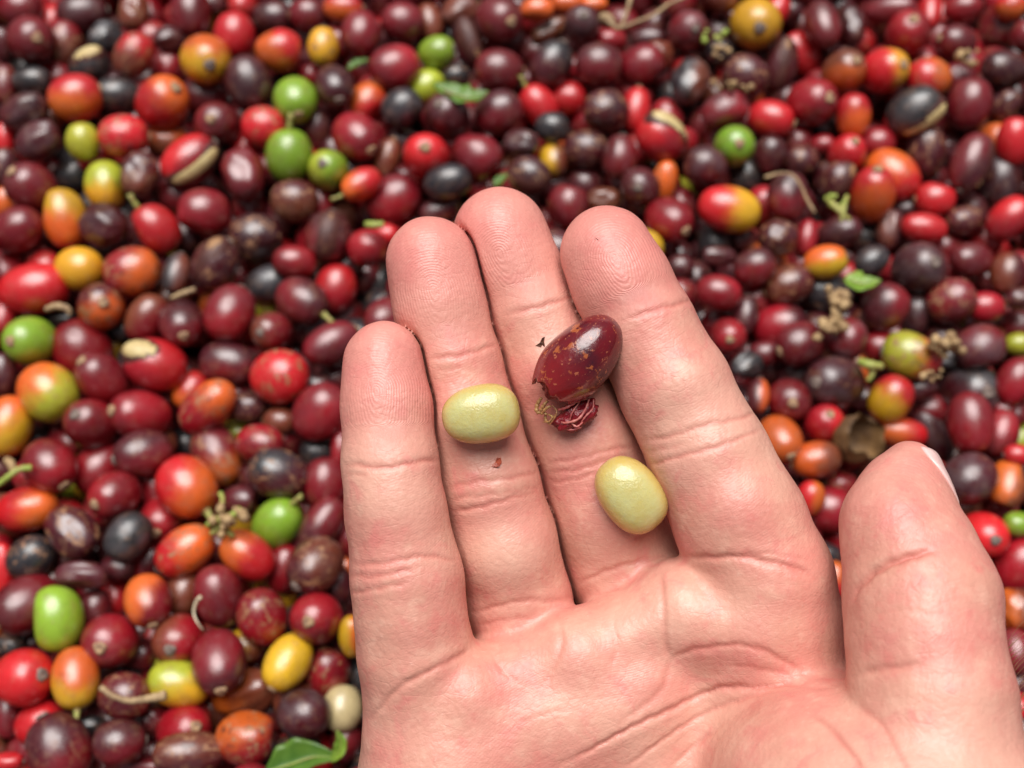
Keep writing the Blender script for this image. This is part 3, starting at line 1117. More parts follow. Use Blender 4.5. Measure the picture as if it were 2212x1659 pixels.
def polyline_dist(UV, pts):
    """distance (picture units) to a polyline and position 0..1 along it"""
    best = np.full(len(UV), 1e9); tt = np.zeros(len(UV))
    n = len(pts) - 1
    for i in range(n):
        a = np.array(pts[i], float); b = np.array(pts[i+1], float); ba = b - a
        t = np.clip(((UV - a) @ ba) / (ba @ ba), 0, 1)
        d = np.linalg.norm(UV - a - t[:, None] * ba, axis=1)
        m = d < best
        best[m] = d[m]; tt[m] = (i + t[m]) / n
    return best, tt
def smooth_poly(pts, n=10):
    pts = [np.array(p, float) for p in pts]
    if len(pts) < 3: return pts
    out = []
    q = [2*pts[0]-pts[1]] + pts + [2*pts[-1]-pts[-2]]
    for i in range(1, len(q) - 2):
        for k in range(n):
            t = k / n
            out.append(0.5*((2*q[i]) + (-q[i-1]+q[i+1])*t + (2*q[i-1]-5*q[i]+4*q[i+1]-q[i+2])*t*t + (-q[i-1]+3*q[i]-3*q[i+1]+q[i+2])*t**3))
    out.append(pts[-1])
    return out

# skin creases: points, half-width (picture units), depth (mm), redness, finger
CREASES = [
 # little
 ([(742,1006),(830,1008),(900,1000),(952,992)], 9, .42, .8),
 ([(745,1026),(800,1026)], 6, .2, .4),
 ([(765,1222),(850,1212),(930,1203),(985,1208)], 7, .36, .6),
 ([(752,1246),(830,1240),(900,1232)], 7, .30, .6),
 ([(752,1280),(820,1270),(880,1262)], 7, .34, .6),
 ([(872,1482),(930,1448),(975,1424),(1018,1400)], 9, .5, .6),
 ([(800,1560),(850,1500),(900,1462)], 10, .35, .2),
 # ring
 ([(921,775),(980,768),(1030,758),(1072,748)], 8, .36, .7),
 ([(935,800),(1000,792)], 6, .14, .2),
 ([(958,1053),(1020,1044),(1090,1032),(1172,1022)], 8, .34, .6),
 ([(958,1086),(1030,1072),(1100,1062),(1170,1056)], 6, .24, .3),
 ([(958,1110),(1020,1098),(1080,1082),(1160,1066)], 8, .40, .7),
 ([(1013,1322),(1080,1308),(1150,1298),(1230,1294)], 8, .38, .6),
 ([(1030,1350),(1100,1340),(1160,1332)], 7, .25, .4),
 # middle
 ([(1094,680),(1150,668),(1200,650),(1245,634)], 8, .36, .7),
 ([(1180,1005),(1250,988),(1310,974),(1372,966)], 6, .28, .5),
 ([(1182,1022),(1250,1012),(1320,996),(1378,984)], 6, .30, .5),
 ([(1184,1042),(1250,1032),(1300,1020)], 6, .26, .5),
 ([(1245,1262),(1320,1232),(1390,1208),(1450,1198)], 8, .42, .6),
 ([(1270,1292),(1340,1268),(1400,1240)], 7, .3, .5),
 # index
 ([(1350,690),(1400,676),(1450,660),(1500,644)], 8, .36, .7),
 ([(1388,950),(1450,940),(1520,922),(1600,900),(1640,890)], 8, .34, .6),
 ([(1400,972),(1480,962)], 6, .15, .3),
 ([(1396,1004),(1470,988),(1550,962),(1650,928)], 8, .40, .7),
 ([(1470,1206),(1540,1202),(1612,1206),(1691,1219),(1763,1252)], 11, .7, .6),
 ([(1600,1195),(1680,1196),(1750,1215)], 6, .2, .3),
 # thumb
 ([(1828,1310),(1856,1268),(1889,1236),(1930,1212),(1968,1199),(2020,1190)], 13, 1.3, .8),
 ([(1826,1474),(1870,1455),(1930,1441),(1989,1437)], 14, .6, .3),
 ([(1880,1330),(1960,1320),(2040,1330)], 8, .12, .1),
 # palm
 ([(1826,1474),(1771,1483),(1690,1481),(1572,1486),(1500,1506),(1433,1538),(1368,1572),(1290,1612),(1201,1654)], 9, .75, .8),
 ([(1740,1492),(1660,1496),(1591,1512),(1500,1556),(1420,1606),(1348,1660)], 8, .5, .5),
 ([(1640,1520),(1570,1560),(1500,1612),(1447,1662)], 8, .4, .4),
 ([(1445,1428),(1500,1404),(1572,1393),(1640,1404),(1675,1415),(1751,1467)], 10, .45, .7),
 ([(1560,1440),(1660,1445),(1720,1470)], 7, .2, .4),
 ([(1425,1232),(1432,1300),(1436,1380),(1446,1424)], 14, .45, .35),
 ([(1446,1424),(1436,1480),(1400,1520),(1330,1570)], 14, .35, .3),
 ([(1206,1330),(1214,1390),(1196,1440),(1180,1480)], 12, .35, .2),
 ([(1064,1420),(1092,1450),(1118,1480)], 10, .25, .1),
 ([(1320,1330),(1334,1400),(1320,1440)], 10, .2, .1),
 ([(1120,1560),(1180,1540),(1240,1530)], 8, .12, .2),
 ([(1750,1540),(1800,1580),(1850,1640),(1870,1700)], 12, .25, .8),
 ([(1850,1520),(1900,1560),(1950,1640),(1980,1700)], 12, .2, .6),
]
disp = np.zeros(len(HV)); crease = np.zeros(len(HV))
for pts, w, dep, red in CREASES:
    pp = smooth_poly(pts, 6)
    arr = np.array(pp); lo2 = arr.min(0) - 4*w; hi2 = arr.max(0) + 4*w
    m = np.where((UV[:,0] > lo2[0]) & (UV[:,0] < hi2[0]) & (UV[:,1] > lo2[1]) & (UV[:,1] < hi2[1]) & (front > 0.05))[0]
    if not len(m): continue
    wob = 2.5*np.sin(UV[m,0]*0.045 + UV[m,1]*0.03) + 1.2*np.sin(UV[m,0]*0.13 - UV[m,1]*0.08)
    q = UV[m].copy(); q[:,1] += wob
    d, t = polyline_dist(q, pp)
    fade = np.clip(np.minimum(t, 1 - t) * 6 + 0.12, 0, 1)
    g = np.exp(-(d / (0.55*w))**2) * fade * front[m]
    sh = np.exp(-((d - 1.9*w) / (1.1*w))**2) * fade * front[m]
    disp[m] += -dep * 0.60 * g + 0.09 * dep * sh
    crease[m] = np.maximum(crease[m], red * g)
# gentle unevenness of flesh
def sines(P, seed, fr, n=6):
    r = np.random.RandomState(seed); out = np.zeros(len(P))
    for _ in range(n):
        k = r.normal(size=3); k *= fr * (0.6 + r.rand()) / np.linalg.norm(k)
        out += np.sin(P @ k + r.rand() * 6.28)
    return out / n
disp += 0.16 * sines(HV, 3, 0.55) + 0.07 * sines(HV, 5, 1.4, 8)
HV = HV + HN * (disp * (1 - near))[:, None]

# ridge phase: loops on the fingertips, cross lines elsewhere
phase = np.zeros(len(HV)); flush = np.zeros(len(HV))
axis_best = np.full(len(HV), 1e9)
for nm, core in (('little', (812,842)), ('ring', (936,625)), ('middle', (1078,546)), ('index', (1326,556)), ('thumb', (1935,1120))):
    J = [np.array(c[:2], float) for c in CH[nm]]
    D = []
    Jp = [sk(*c)[0] for c in CH[nm]]
    rad = [sk(*c)[1] for c in CH[nm]]
    dmin = np.full(len(HV), 1e9); s = np.zeros(len(HV)); acc = 0
    for i in range(len(Jp) - 1):
        ba = Jp[i+1] - Jp[i]; L = np.linalg.norm(ba)
        t = np.clip(((HV - Jp[i]) @ ba) / (L*L), 0, 1)
        dd = np.linalg.norm(HV - Jp[i] - t[:, None]*ba, axis=1) - (rad[i] + t*(rad[i+1]-rad[i]))
        m = dd < dmin
        dmin[m] = dd[m]; s[m] = acc + t[m]*L; acc += L
    mm = dmin < axis_best - 0.0
    axis_best[mm] = dmin[mm]
    cx = (UV - np.array(core)) * 0.078
    dirv = (J[2] - J[0]) / np.linalg.norm(J[2] - J[0])
    al = cx @ dirv; ac = cx @ np.array([dirv[1], -dirv[0]])
    al2 = np.where(al > 0, al * 0.35, al * 0.95)
    wh = np.sqrt(ac**2 + al2**2 + 0.02)
    lin = s + 0.03 * ac**2
    w = np.clip((al - 5.5) / 5.0, 0, 1); w = w*w*(3-2*w)
    ph = wh * (1 - w) + (lin + 2) * w
    phase[mm] = ph[mm]
    tip = np.clip(1 - (s - 3) / 19.0, 0, 1)
    flush[mm] = (tip * tip * (3 - 2*tip))[mm] * (0.55 if nm == 'thumb' else 1.0)
pm = axis_best > 1.0
phase[pm] = ((UV[:,1]*0.9 + UV[:,0]*0.45 + 18*np.sin(UV[:,0]*0.012) + 14*np.sin(UV[:,1]*0.017 + 1)) * 0.075)[pm]

HORG = cam2world(cam_pt(1420, 2450, 190))
HW = cam2world(HV) - HORG
hand_me = mesh_np('hand', HW, HF.astype(np.int32))
fattr(hand_me, 'crease', crease)
fattr(hand_me, 'phase', phase)
fattr(hand_me, 'flush', flush)
fattr(hand_me, 'palmside', front)

def mat_skin():
    k = NT('skin')
    co = k.co('Object')
    big = k.noise(co, 95, 3, 0.55)
    mid = k.noise(co, 260, 4, 0.6)
    fine = k.noise(co, 1500, 2, 0.6)
    c = k.mix(k.ramp(big, 0.35, 0.65), (0.60, 0.278, 0.208), (0.61, 0.24, 0.192))
    c = k.mix(k.ramp(mid, 0.50, 0.75, 0, 0.55), c, (0.70, 0.40, 0.30))      # paler, yellower flecks
    c = k.mix(k.ramp(mid, 0.48, 0.28, 0, 0.6), c, (0.60, 0.175, 0.15))       # pinker flecks
    zone = k.noise(co, 42, 2, 0.5)
    c = k.mix(k.ramp(zone, 0.44, 0.66, 0, 0.50), c, (0.69, 0.40, 0.30))
    blot = k.noise(co, 150, 3, 0.6, 0.8)
    c = k.mix(k.ramp(blot, 0.55, 0.72, 0, 0.55), c, (0.62, 0.20, 0.175))
    c = k.mix(k.math('MULTIPLY', k.attr('flush'), 0.55), c, (0.68, 0.225, 0.205))
    c = k.mix(k.math('MULTIPLY', k.attr('crease'), 0.75), c, (0.46, 0.12, 0.095))
    c = k.mix(k.ramp(fine, 0.62, 0.8, 0, 0.18), c, (0.86, 0.6, 0.48))
    ridge = k.math('SINE', k.math('ADD', k.math('MULTIPLY', k.attr('phase'), 2*math.pi/0.44), k.math('MULTIPLY', mid, 9.0)))
    palmv = k.attr('palmside')
    rmask = k.math('MULTIPLY', palmv, k.math('MULTIPLY', k.ramp(big, 0.3, 0.7, 0.3, 1.0), k.ramp(k.attr('flush'), 0.15, 0.9, 0.22, 1.0)))
    c = k.mix(k.math('MULTIPLY', k.ramp(ridge, -1, 1, 0.20, 0.0), rmask), c, (0.62, 0.22, 0.17))
    h = k.math('ADD', k.math('MULTIPLY', k.math('MULTIPLY', ridge, rmask), 0.30), k.math('MULTIPLY', fine, 1.2))
    h = k.math('ADD', h, k.math('MULTIPLY', k.voro(co, 900), -0.8))
    warp = k.n('ShaderNodeMapping'); k.put(warp.inputs[0], co); warp.inputs['Scale'].default_value = (1.0, 1.6, 1.2)
    lines = k.ramp(k.voro(warp.outputs[0], 330, 'DISTANCE_TO_EDGE'), 0.0, 0.07, 1.0, 0.0)     # net of fine skin lines
    lines = k.math('MULTIPLY', lines, k.math('MULTIPLY', palmv, k.ramp(blot, 0.35, 0.6, 0.15, 0.9)))
    h = k.math('ADD', h, k.math('MULTIPLY', lines, -0.28))
    c = k.mix(k.math('MULTIPLY', lines, 0.06), c, (0.50, 0.15, 0.12))
    k.P(Base_Color=c, Roughness=k.ramp(fine, 0.2, 0.8, 0.34, 0.50), Normal=k.bump(h, 0.45, 0.00014))
    k.P(Subsurface_Weight=0.0, Subsurface_Radius=(1.0, 0.35, 0.2), Subsurface_Scale=0.0022)
    k.P(Specular_IOR_Level=0.5)
    return k.m
M_SKIN = mat_skin()
hand = link('hand', hand_me, M_SKIN)
hand.location = HORG
setp(hand, 'open right hand, palm up, holding two pale beans and a torn cherry', 'hand')

def surf_depth(u, v, d0=150.0, d1=212.0):
    """depth of the hand's surface along the sight line through u, v"""
    d = d0
    while d < d1:
        p = cam_pt(u, v, d)
        i = ((p - G0) / H)
        ii = np.clip(i.astype(int), 0, GN - 2); f = i - ii
        s = 0.0
        for a in (0,1):
            for b in (0,1):
                for c in (0,1):
                    s += SDF[ii[0]+a, ii[1]+b, ii[2]+c] * (f[0] if a else 1-f[0]) * (f[1] if b else 1-f[1]) * (f[2] if c else 1-f[2])
        if s < 0: return d
        d += max(0.1, s * 0.7)
    return d1
print('hand', round(time.time() - T0, 1))
# ================================================================== things lying on the hand
def ZH(x, y): return ((1650 + x*.6027)/1.822785, (1150 + y*.6027)/1.822785)

def mat_bean():
    k = NT('wet_bean')
    co = k.co('Object')
    n = k.noise(co, 260, 4, 0.6); n2 = k.noise(co, 1500, 3, 0.6); n3 = k.noise(co, 4200, 2, 0.5)
    c = k.mix(k.ramp(n, 0.3, 0.7), (0.53, 0.505, 0.225), (0.51, 0.43, 0.145))
    sc_ = k.n('ShaderNodeMapping'); k.put(sc_.inputs[0], co); sc_.inputs['Scale'].default_value = (150, 205, 110)
    e = k.ramp(k.vmath('LENGTH', sc_.outputs[0]), 0.72, 1.05, 0, 0.75)
    c = k.mix(e, c, (0.54, 0.36, 0.09))                                 # warm light through the translucent edges, painted into the rim colour
    vein = k.ramp(k.noise(co, 330, 2, 0.5, 1.5), 0.49, 0.51, 0.0, 1.0)
    c = k.mix(k.ramp(k.voro(co, 420), 0.05, 0.16, 0.22, 0.0), c, (0.72, 0.68, 0.40))
    h = k.math('ADD', k.math('MULTIPLY', n2, 1.0), k.math('MULTIPLY', n3, 0.4))
    k.P(Base_Color=c, Roughness=k.ramp(n2, 0.3, 0.7, 0.13, 0.24), Normal=k.bump(h, 0.5, 0.00022))
    k.P(Subsurface_Weight=0.55, Subsurface_Radius=(1, .85, .35), Subsurface_Scale=0.0025, Coat_Weight=0.3, Coat_Roughness=0.1)
    return k.m
M_BEAN = mat_bean()

def place_on_hand(o, u, v, d, xdir_img_deg, tiltz=0.0):
    a = math.radians(xdir_img_deg)
    B = basis_from((math.cos(a), math.sin(a), tiltz), (0, 0, 1))
    Rw = CAM_R @ B
    o.matrix_world = Matrix.Translation(Vector(cam2world(cam_pt(u, v, d)))) @ Matrix([list(Rw[0]) + [0], list(Rw[1]) + [0], list(Rw[2]) + [0], [0, 0, 0, 1]])
    return B

def bean_obj(u, v, a, b, ang, seed, label):
    ds = min(surf_depth(u, v), surf_depth(u + 25, v), surf_depth(u - 25, v), surf_depth(u, v + 20))
    s = 0.001 * (ds - 4) / FPX
    A, Bq = a*s, b*s; Cq = Bq*0.86
    V, F = uv_sphere(48, 32)
    r = np.random.RandomState(seed)
    W = np.sign(V) * np.abs(V) ** 0.85
    n = np.zeros(len(V))
    for _ in range(6):
        k = r.normal(size=3); k *= (2 + 2*r.rand())/np.linalg.norm(k); n += np.sin(V @ k + r.rand()*6.28)/6
    W = W * (1 + 0.03*n)[:, None]
    W[:, 1] *= 1 + 0.06*V[:, 0]                                  # one end a little fuller
    W[:, 2] = np.where(W[:, 2] < 0, W[:, 2]*0.75, W[:, 2])       # flat underside
    groove = np.exp(-((W[:, 1])/0.08)**2) * (V[:, 2] < 0)
    W[:, 2] += 0.12*groove
    me = mesh_np('coffee_bean', W * np.array([A, Bq, Cq]) * 0.985, F)
    o = link('coffee_bean', me, M_BEAN)
    place_on_hand(o, u, v, ds - 1000*Cq*0.62, ang)
    setp(o, label, 'coffee bean', 'peeled coffee beans on the hand')
    return o
u_, v_ = ZH(405, 797)
bean_obj(u_, v_, 87, 65, 9, 3, 'slimy pale yellow coffee bean lying across the ring finger')
u_, v_ = ZH(1382, 1322)
bean_obj(u_, v_, 90, 68, -50, 8, 'slimy pale green-yellow coffee bean on the middle finger near the palm')

# ---- the squeezed-out cherry
def mat_fruit():
    k = NT('wet_cherry_skin')
    co = k.co('Object')
    st = k.n('ShaderNodeMapping'); k.put(st.inputs[0], co); st.inputs['Scale'].default_value = (0.85, 1.0, 1.0)
    p = st.outputs[0]
    n1 = k.noise(p, 180, 3, 0.55); n2 = k.noise(p, 420, 4, 0.66, 0.0); n3 = k.noise(p, 1400, 3, 0.6)
    sx = k.n('ShaderNodeSeparateXYZ'); k.put(sx.inputs[0], co)
    c = k.mix(k.ramp(n1, 0.35, 0.65), (0.13, 0.003, 0.007), (0.040, 0.005, 0.011))
    c = k.mix(k.ramp(sx.outputs[0], -0.002, 0.005, 0, 0.55), c, (0.30, 0.012, 0.012))
    c = k.mix(k.ramp(n2, 0.585, 0.64, 0, 0.8), c, (0.38, 0.095, 0.025))
    c = k.mix(k.ramp(n3, 0.60, 0.68, 0, 0.7), c, (0.42, 0.12, 0.05))
    h = k.math('ADD', k.math('MULTIPLY', n2, 0.5), k.math('MULTIPLY', n3, 0.35))
    k.P(Base_Color=c, Roughness=k.ramp(n3, 0.3, 0.7, 0.16, 0.28), Normal=k.bump(h, 0.45, 0.0004), Coat_Weight=0.7, Coat_Roughness=0.1)
    return k.m
M_FRUIT = mat_fruit()
M_PULP = simple_mat('torn_pulp', (0.26, 0.012, 0.020), (0.12, 0.007, 0.012), 700, 0.14, 0.0006, 0.7)
M_FIBRE = simple_mat('pulp_fibre', (0.52, 0.17, 0.14), (0.40, 0.07, 0.07), 900, 0.3, 0.0003)
M_TAN = simple_mat('tan_fibre', (0.55, 0.33, 0.12), (0.34, 0.15, 0.06), 700, 0.35, 0.0004)

fu, fv = ZH(1030, 462)
fd = surf_depth(fu, fv)
FA, FB = 0.0093, 0.0054
fruit = link('torn_coffee_cherry', None); fruit.empty_display_size = 0.005
B_ = place_on_hand(fruit, fu, fv, fd - 4.6, 180 + 47, -0.06)      # local +x points to the torn end
setp(fruit, 'wet dark red torn coffee cherry on the middle and index fingers', 'coffee cherry')
nu, nv = 56, 34
rim = []
for i in range(nu):
    th = 2*math.pi*i/nu
    rim.append(0.60 + 0.09*math.sin(th) + 0.17*math.exp(-((th - 3.0)/0.32)**2) + 0.03*math.sin(5*th + 1.3) + 0.022*math.sin(9*th) + 0.018*math.sin(13*th + 2))
V, F = [], []
def shell(t, th, rimx, inset):
    """point of the skin: t 0..1 from the closed pole to the rim"""
    x = -1 + (rimx + 1) * t
    r = math.sqrt(max(0.0, 1 - x*x)) ** 0.94
    r *= 1 + 0.02*math.sin(2*th + 3*x) + 0.012*math.sin(3*th - 4*x)
    flare = 1 - 0.10*max(0, t - 0.75)/0.25
    y, z = r*math.cos(th)*flare, r*math.sin(th)*flare
    return (x*FA*(1-inset*0.6), y*FB*(1-inset), z*FB*0.97*(1-inset))
for lay in (0, 1):
    for j in range(nv):
        t = (math.sin((j/(nv-1) - 0.5)*math.pi)*0.5 + 0.5)*0.35 + (j/(nv-1))*0.65
        if j == 0: t = 0.0008
        for i in range(nu):
            V.append(shell(t, 2*math.pi*i/nu, rim[i], 0.12*lay))
for lay in (0, 1):
    o0 = lay*nu*nv
    for j in range(nv-1):
        for i in range(nu):
            q = (o0+j*nu+i, o0+j*nu+(i+1) % nu, o0+(j+1)*nu+(i+1) % nu, o0+(j+1)*nu+i)
            F.append(q if lay == 0 else q[::-1])
    c = tuple(o0+i for i in range(nu)); F.append(c[::-1] if lay == 0 else c)
for i in range(nu):
    a = (nv-1)*nu; b = a + nu*nv
    F.append((a+i, a+(i+1) % nu, b+(i+1) % nu, b+i))
link('skin', mesh_np('skin', V, F), M_FRUIT, fruit)

FINV = fruit.matrix_world.inverted()
def floc(x, y, lift):
    """picture position (close-up of the fruit) lifted above the finger -> fruit's own frame"""
    u, v = ZH(x, y)
    return FINV @ Vector(cam2world(cam_pt(u, v, min(surf_depth(u, v), fd + 1.5) - lift)))
V, F = uv_sphere(24, 16)
W = V * (1 + 0.08*np.sin(V[:,1]*9 + V[:,2]*7) + 0.06*np.sin(V[:,2]*13))[:, None] * np.array([FA*0.62, FB*0.74, FB*0.72]) + np.array([FA*0.12, 0, 0])
link('inner_pulp', mesh_np('inner_pulp', W, F), M_PULP, fruit)
# hanging flap of torn pulp: a crumpled lens
cen = floc(1030, 806, 2.3)
V, F = uv_sphere(40, 24)
ex = (floc(1165, 735, 2.3) - floc(890, 880, 2.3)) * 0.5
ey = (floc(990, 740, 2.6) - floc(1065, 890, 1.7)) * 0.5
ez = ex.cross(ey).normalized() * 0.0019
nn = 0.14*np.sin(V[:,0]*6+V[:,1]*3) + 0.11*np.sin(V[:,1]*8-V[:,0]*4+1) + 0.09*np.sin(V[:,2]*9+V[:,0]*11) + 0.06*np.sin(V[:,0]*17+V[:,1]*15)
W = V * (1 + nn*0.6)[:, None]
W = W[:, :1]*np.array(ex) + W[:, 1:2]*np.array(ey) + W[:, 2:]*np.array(ez) + np.array(cen)
flap = link('pulp_flap', mesh_np('pulp_flap', W, F), M_PULP, fruit)
def strand(name, pts, r0, mat, lift, par, bow=0.0):
    P = []
    pp = smooth_poly(pts, 6)
    n = len(pp)
    for i, q in enumerate(pp):
        t = i/(n-1)
        P.append(floc(q[0], q[1], lift + bow*math.sin(math.pi*t)))
    R_ = [r0*(0.45 + 0.55*math.sin(math.pi*(0.12+0.8*i/(n-1)))) * (1+0.25*math.sin(i*1.9)) for i in range(n)]
    V, F = tube(P, R_, 7)
    return link(name, mesh_np(name, V, F), mat, par)
for pts, r, li in (
    ([(1110,695),(1090,760),(1040,830),(960,855),(930,850)], .00030, 4.1),
    ([(1090,690),(1020,720),(960,755),(910,770)], .00034, 4.6),
    ([(1140,700),(1135,760),(1090,810),(1060,850)], .00022, 3.9),
    ([(1050,715),(1000,790),(985,840)], .00020, 4.2),
    ([(990,850),(1030,880),(1070,850)], .00025, 3.9),
    ([(880,860),(930,885),(1000,900),(1060,885)], .00028, 3.0)):
    strand('fibre', pts, r*0.75, M_FIBRE, li, flap, 0.3)
for pts, r, li in (
    ([(800,690),(775,730),(770,780),(800,790)], 0.0006, 3.4),
    ([(840,710),(815,740),(800,775),(835,800)], 0.00052, 4.0),
    ([(870,740),(900,780),(880,830),(850,870)], .00020, 4.2),
    ([(830,790),(825,830),(850,860)], 0.00045, 3.2),
    ([(810,850),(850,845),(890,800)], .00018, 3.6),
    ([(800,800),(830,760),(860,745)], .00045, 4.3),
    ([(845,800),(870,815),(860,850)], .00030, 3.3)):
    strand('tan_fibre', pts, r*0.62, M_TAN, li, fruit, 0.2)

# ---- crumbs on the skin
M_FLAKE = simple_mat('brown_flake', (0.13, 0.045, 0.018), (0.045, 0.015, 0.010), 1500, 0.5, 0.0002)
M_REDBIT = simple_mat('red_skin_bit', (0.50, 0.10, 0.045), (0.34, 0.06, 0.035), 1500, 0.3, 0.0002)
def crumb(name, pts_uv, mat, label, lift=0.25, thick=0.00012, cat='crumb'):
    P = [np.array(cam2world(cam_pt(u, v, surf_depth(u, v) - lift*(0.6 + 0.9*(i % 3))))) for i, (u, v) in enumerate(pts_uv)]
    c = np.mean(P, axis=0)
    n = CAM_R @ np.array([0, 0, 1.0])
    V = [p - c for p in P] + [p - c - n*thick*3 for p in P]; m = len(P)
    F = [tuple(range(m-1, -1, -1)), tuple(range(m, 2*m))] + [(i, (i+1) % m, m+(i+1) % m, m+i) for i in range(m)]
    o = link(name, mesh_np(name, V, F, smooth=False), mat)
    o.location = Vector(c)
    setp(o, label, cat)
    return o
crumb('husk_flake', [ZH(760,350), ZH(790,330), ZH(803,300), ZH(822,290), ZH(815,320), ZH(822,350), ZH(805,345), ZH(795,355)], M_FLAKE, 'small pointed brown husk flake on the middle finger beside the torn cherry')
crumb('cherry_skin_bit', [ZH(472,1140), ZH(500,1110), ZH(508,1085), ZH(535,1082), ZH(540,1115), ZH(522,1140), ZH(500,1148)], M_REDBIT, 'tiny wet red scrap of cherry skin on the ring finger')
crumb('husk_flake', [(1282,513),(1287,514),(1293,518),(1291,520),(1285,518)], M_FLAKE, 'tiny dark fleck on the index fingertip', 0.12)

# ---- thumbnail
def sdf_at(p):
    i = (p - G0)/H; ii = np.clip(i.astype(int), 0, GN-2); f = i - ii; s = 0.0
    for a in (0,1):
        for b in (0,1):
            for c in (0,1):
                s += SDF[ii[0]+a, ii[1]+b, ii[2]+c]*(f[0] if a else 1-f[0])*(f[1] if b else 1-f[1])*(f[2] if c else 1-f[2])
    return s
t0_, t1_ = sk(1966, 1000, 181, 60)[0], sk(1960, 1130, 177, 120)[0]
axd = (t1_ - t0_); axd /= np.linalg.norm(axd)
side = np.array([1.0, 0, 0]); side -= axd*(side @ axd); side /= np.linalg.norm(side)
toc = np.cross(axd, side); toc *= np.sign(toc[2])
NS, NTH = 16, 14
V = []
for lay in (0.45, -0.25):
    for j in range(NS):
        s_ = j/(NS-1)
        base = t0_ + axd*(s_*8.2 - 1.6)
        thmin = math.radians(8 + 68*s_ ** 1.6)
        for i in range(NTH):
            th = thmin + (math.radians(150) - thmin)*i/(NTH-1)
            dv = side*math.sin(th) + toc*math.cos(th)
            lo_, hi_ = 0.0, 12.0
            r_ = 0.5
            while r_ < 12 and sdf_at(base + dv*r_) < 0: r_ += 0.05
            ed = min(i, 2)/2.0
            V.append(base + dv*(r_ + (lay*(0.4 + 0.6*ed) if lay > 0 else lay)))
V = np.array(V)
V[:NS*NTH] = V[:NS*NTH]
F = []
for j in range(NS-1):
    for i in range(NTH-1):
        a = j*NTH+i; q = (a, a+1, a+NTH+1, a+NTH)
        F.append(q); F.append(tuple(x + NS*NTH for x in q[::-1]))
bd = [i for i in range(NTH)] + [j*NTH+NTH-1 for j in range(1, NS)] + [(NS-1)*NTH+i for i in range(NTH-2, -1, -1)] + [j*NTH for j in range(NS-2, 0, -1)]
for a, b in zip(bd, bd[1:] + bd[:1]):
    F.append((b, a, a+NS*NTH, b+NS*NTH))
M_NAIL = simple_mat('nail', (0.68, 0.43, 0.40), (0.72, 0.49, 0.46), 300, 0.28, 0.0001, 0.1)
nail = link('thumbnail', mesh_np('thumbnail', cam2world(V) - HORG, F), M_NAIL, hand)

# ---- fine hairs on the back edge of the thumb and wrist
hv, hf = [], []
hr = np.random.RandomState(9)
for q in range(46):
    v0 = 1385 + 260*hr.rand(); d0 = 170 + 3*hr.rand()
    u0 = 2120
    while u0 < 2300 and surf_depth(u0, v0, 150, 205) < 204: u0 += 3
    p0 = cam_pt(u0 - 5, v0, d0 + 6)
    L = 3.2 + 3.0*hr.rand(); a0 = math.radians(20 + 60*hr.rand())
    P = [p0 + np.array([math.cos(a0 - 0.9*t)*L*t*0.45 + 0.3*t, math.sin(a0)*L*t*0.8, 0.6*t]) for t in (0, .25, .5, .75, 1)]
    tv, tf = tube([cam2world(p) - HORG for p in P], [3.2e-5, 3.0e-5, 2.6e-5, 2e-5, 0.8e-5], 4)
    o0 = len(hv); hv += [tuple(x) for x in tv]; hf += [tuple(i + o0 for i in f) for f in tf]
M_HAIR = simple_mat('hair', (0.30, 0.17, 0.08), (0.20, 0.11, 0.05), 50, 0.4)
hair = link('hair', mesh_np('hair', hv, hf), M_HAIR, hand)
hair['kind'] = 'stuff'

# ================================================================== bits among the cherries
M_LEAF = simple_mat('green_leaf', (0.05, 0.125, 0.014), (0.10, 0.19, 0.022), 120, 0.4, 0.0003)
M_LEAFY = simple_mat('lime_leaf', (0.20, 0.31, 0.03), (0.14, 0.25, 0.025), 120, 0.45, 0.0003)
M_DRY = simple_mat('dry_leaf', (0.20, 0.105, 0.035), (0.10, 0.05, 0.02), 160, 0.7, 0.0008, 0.7)
M_TWIG = simple_mat('dry_twig', (0.42, 0.29, 0.15), (0.24, 0.15, 0.08), 300, 0.7, 0.0005, 0.6)
M_GSTALK = simple_mat('green_stalk', (0.26, 0.36, 0.05), (0.34, 0.30, 0.09), 160, 0.55, 0.0004)
M_CORK = simple_mat('corky_bits', (0.46, 0.31, 0.15), (0.25, 0.15, 0.07), 300, 0.75, 0.0008, 0.7)
M_CREAM = simple_mat('cream_shred', (0.62, 0.53, 0.38), (0.5, 0.4, 0.26), 200, 0.5, 0.0003)

def zp(z, x, y, h):
    zx, zy, zs = ZONES[z]
    u, v = (zx + x*zs)/1.822785, (zy + y*zs)/1.822785
    return Vector(cam2world(cam_pt(u, v, heap_depth(u, v, h))))
def twig_thing(name, label, cat, arms, mat, seg=8):
    """arms: (part name, zone, points(x, y, height mm), radii mm)"""
    root_p = zp(arms[0][1], arms[0][2][0][0], arms[0][2][0][1], arms[0][2][0][2]*0.001)
    root = None
    single = len(arms) == 1
    if not single:
        root = link(name, None); root.empty_display_size = 0.004; root.location = root_p
    for pn, z, pts, rad, *m in arms:
        pp = smooth_poly([np.array(zp(z, x, y, h*0.001)) for x, y, h in pts], 5)
        rr = np.interp(np.linspace(0, 1, len(pp)), np.linspace(0, 1, len(rad)), rad)
        rr = [r*0.00078*(1 + 0.12*math.sin(i*2.3)) for i, r in enumerate(rr)]
        V, F = tube([Vector(p) - root_p for p in pp], rr, seg)
        o = link(name if single else pn, mesh_np(pn, V, F), m[0] if m else mat, root)
        if single: o.location = root_p; root = o
    setp(root, label, cat)
    return root
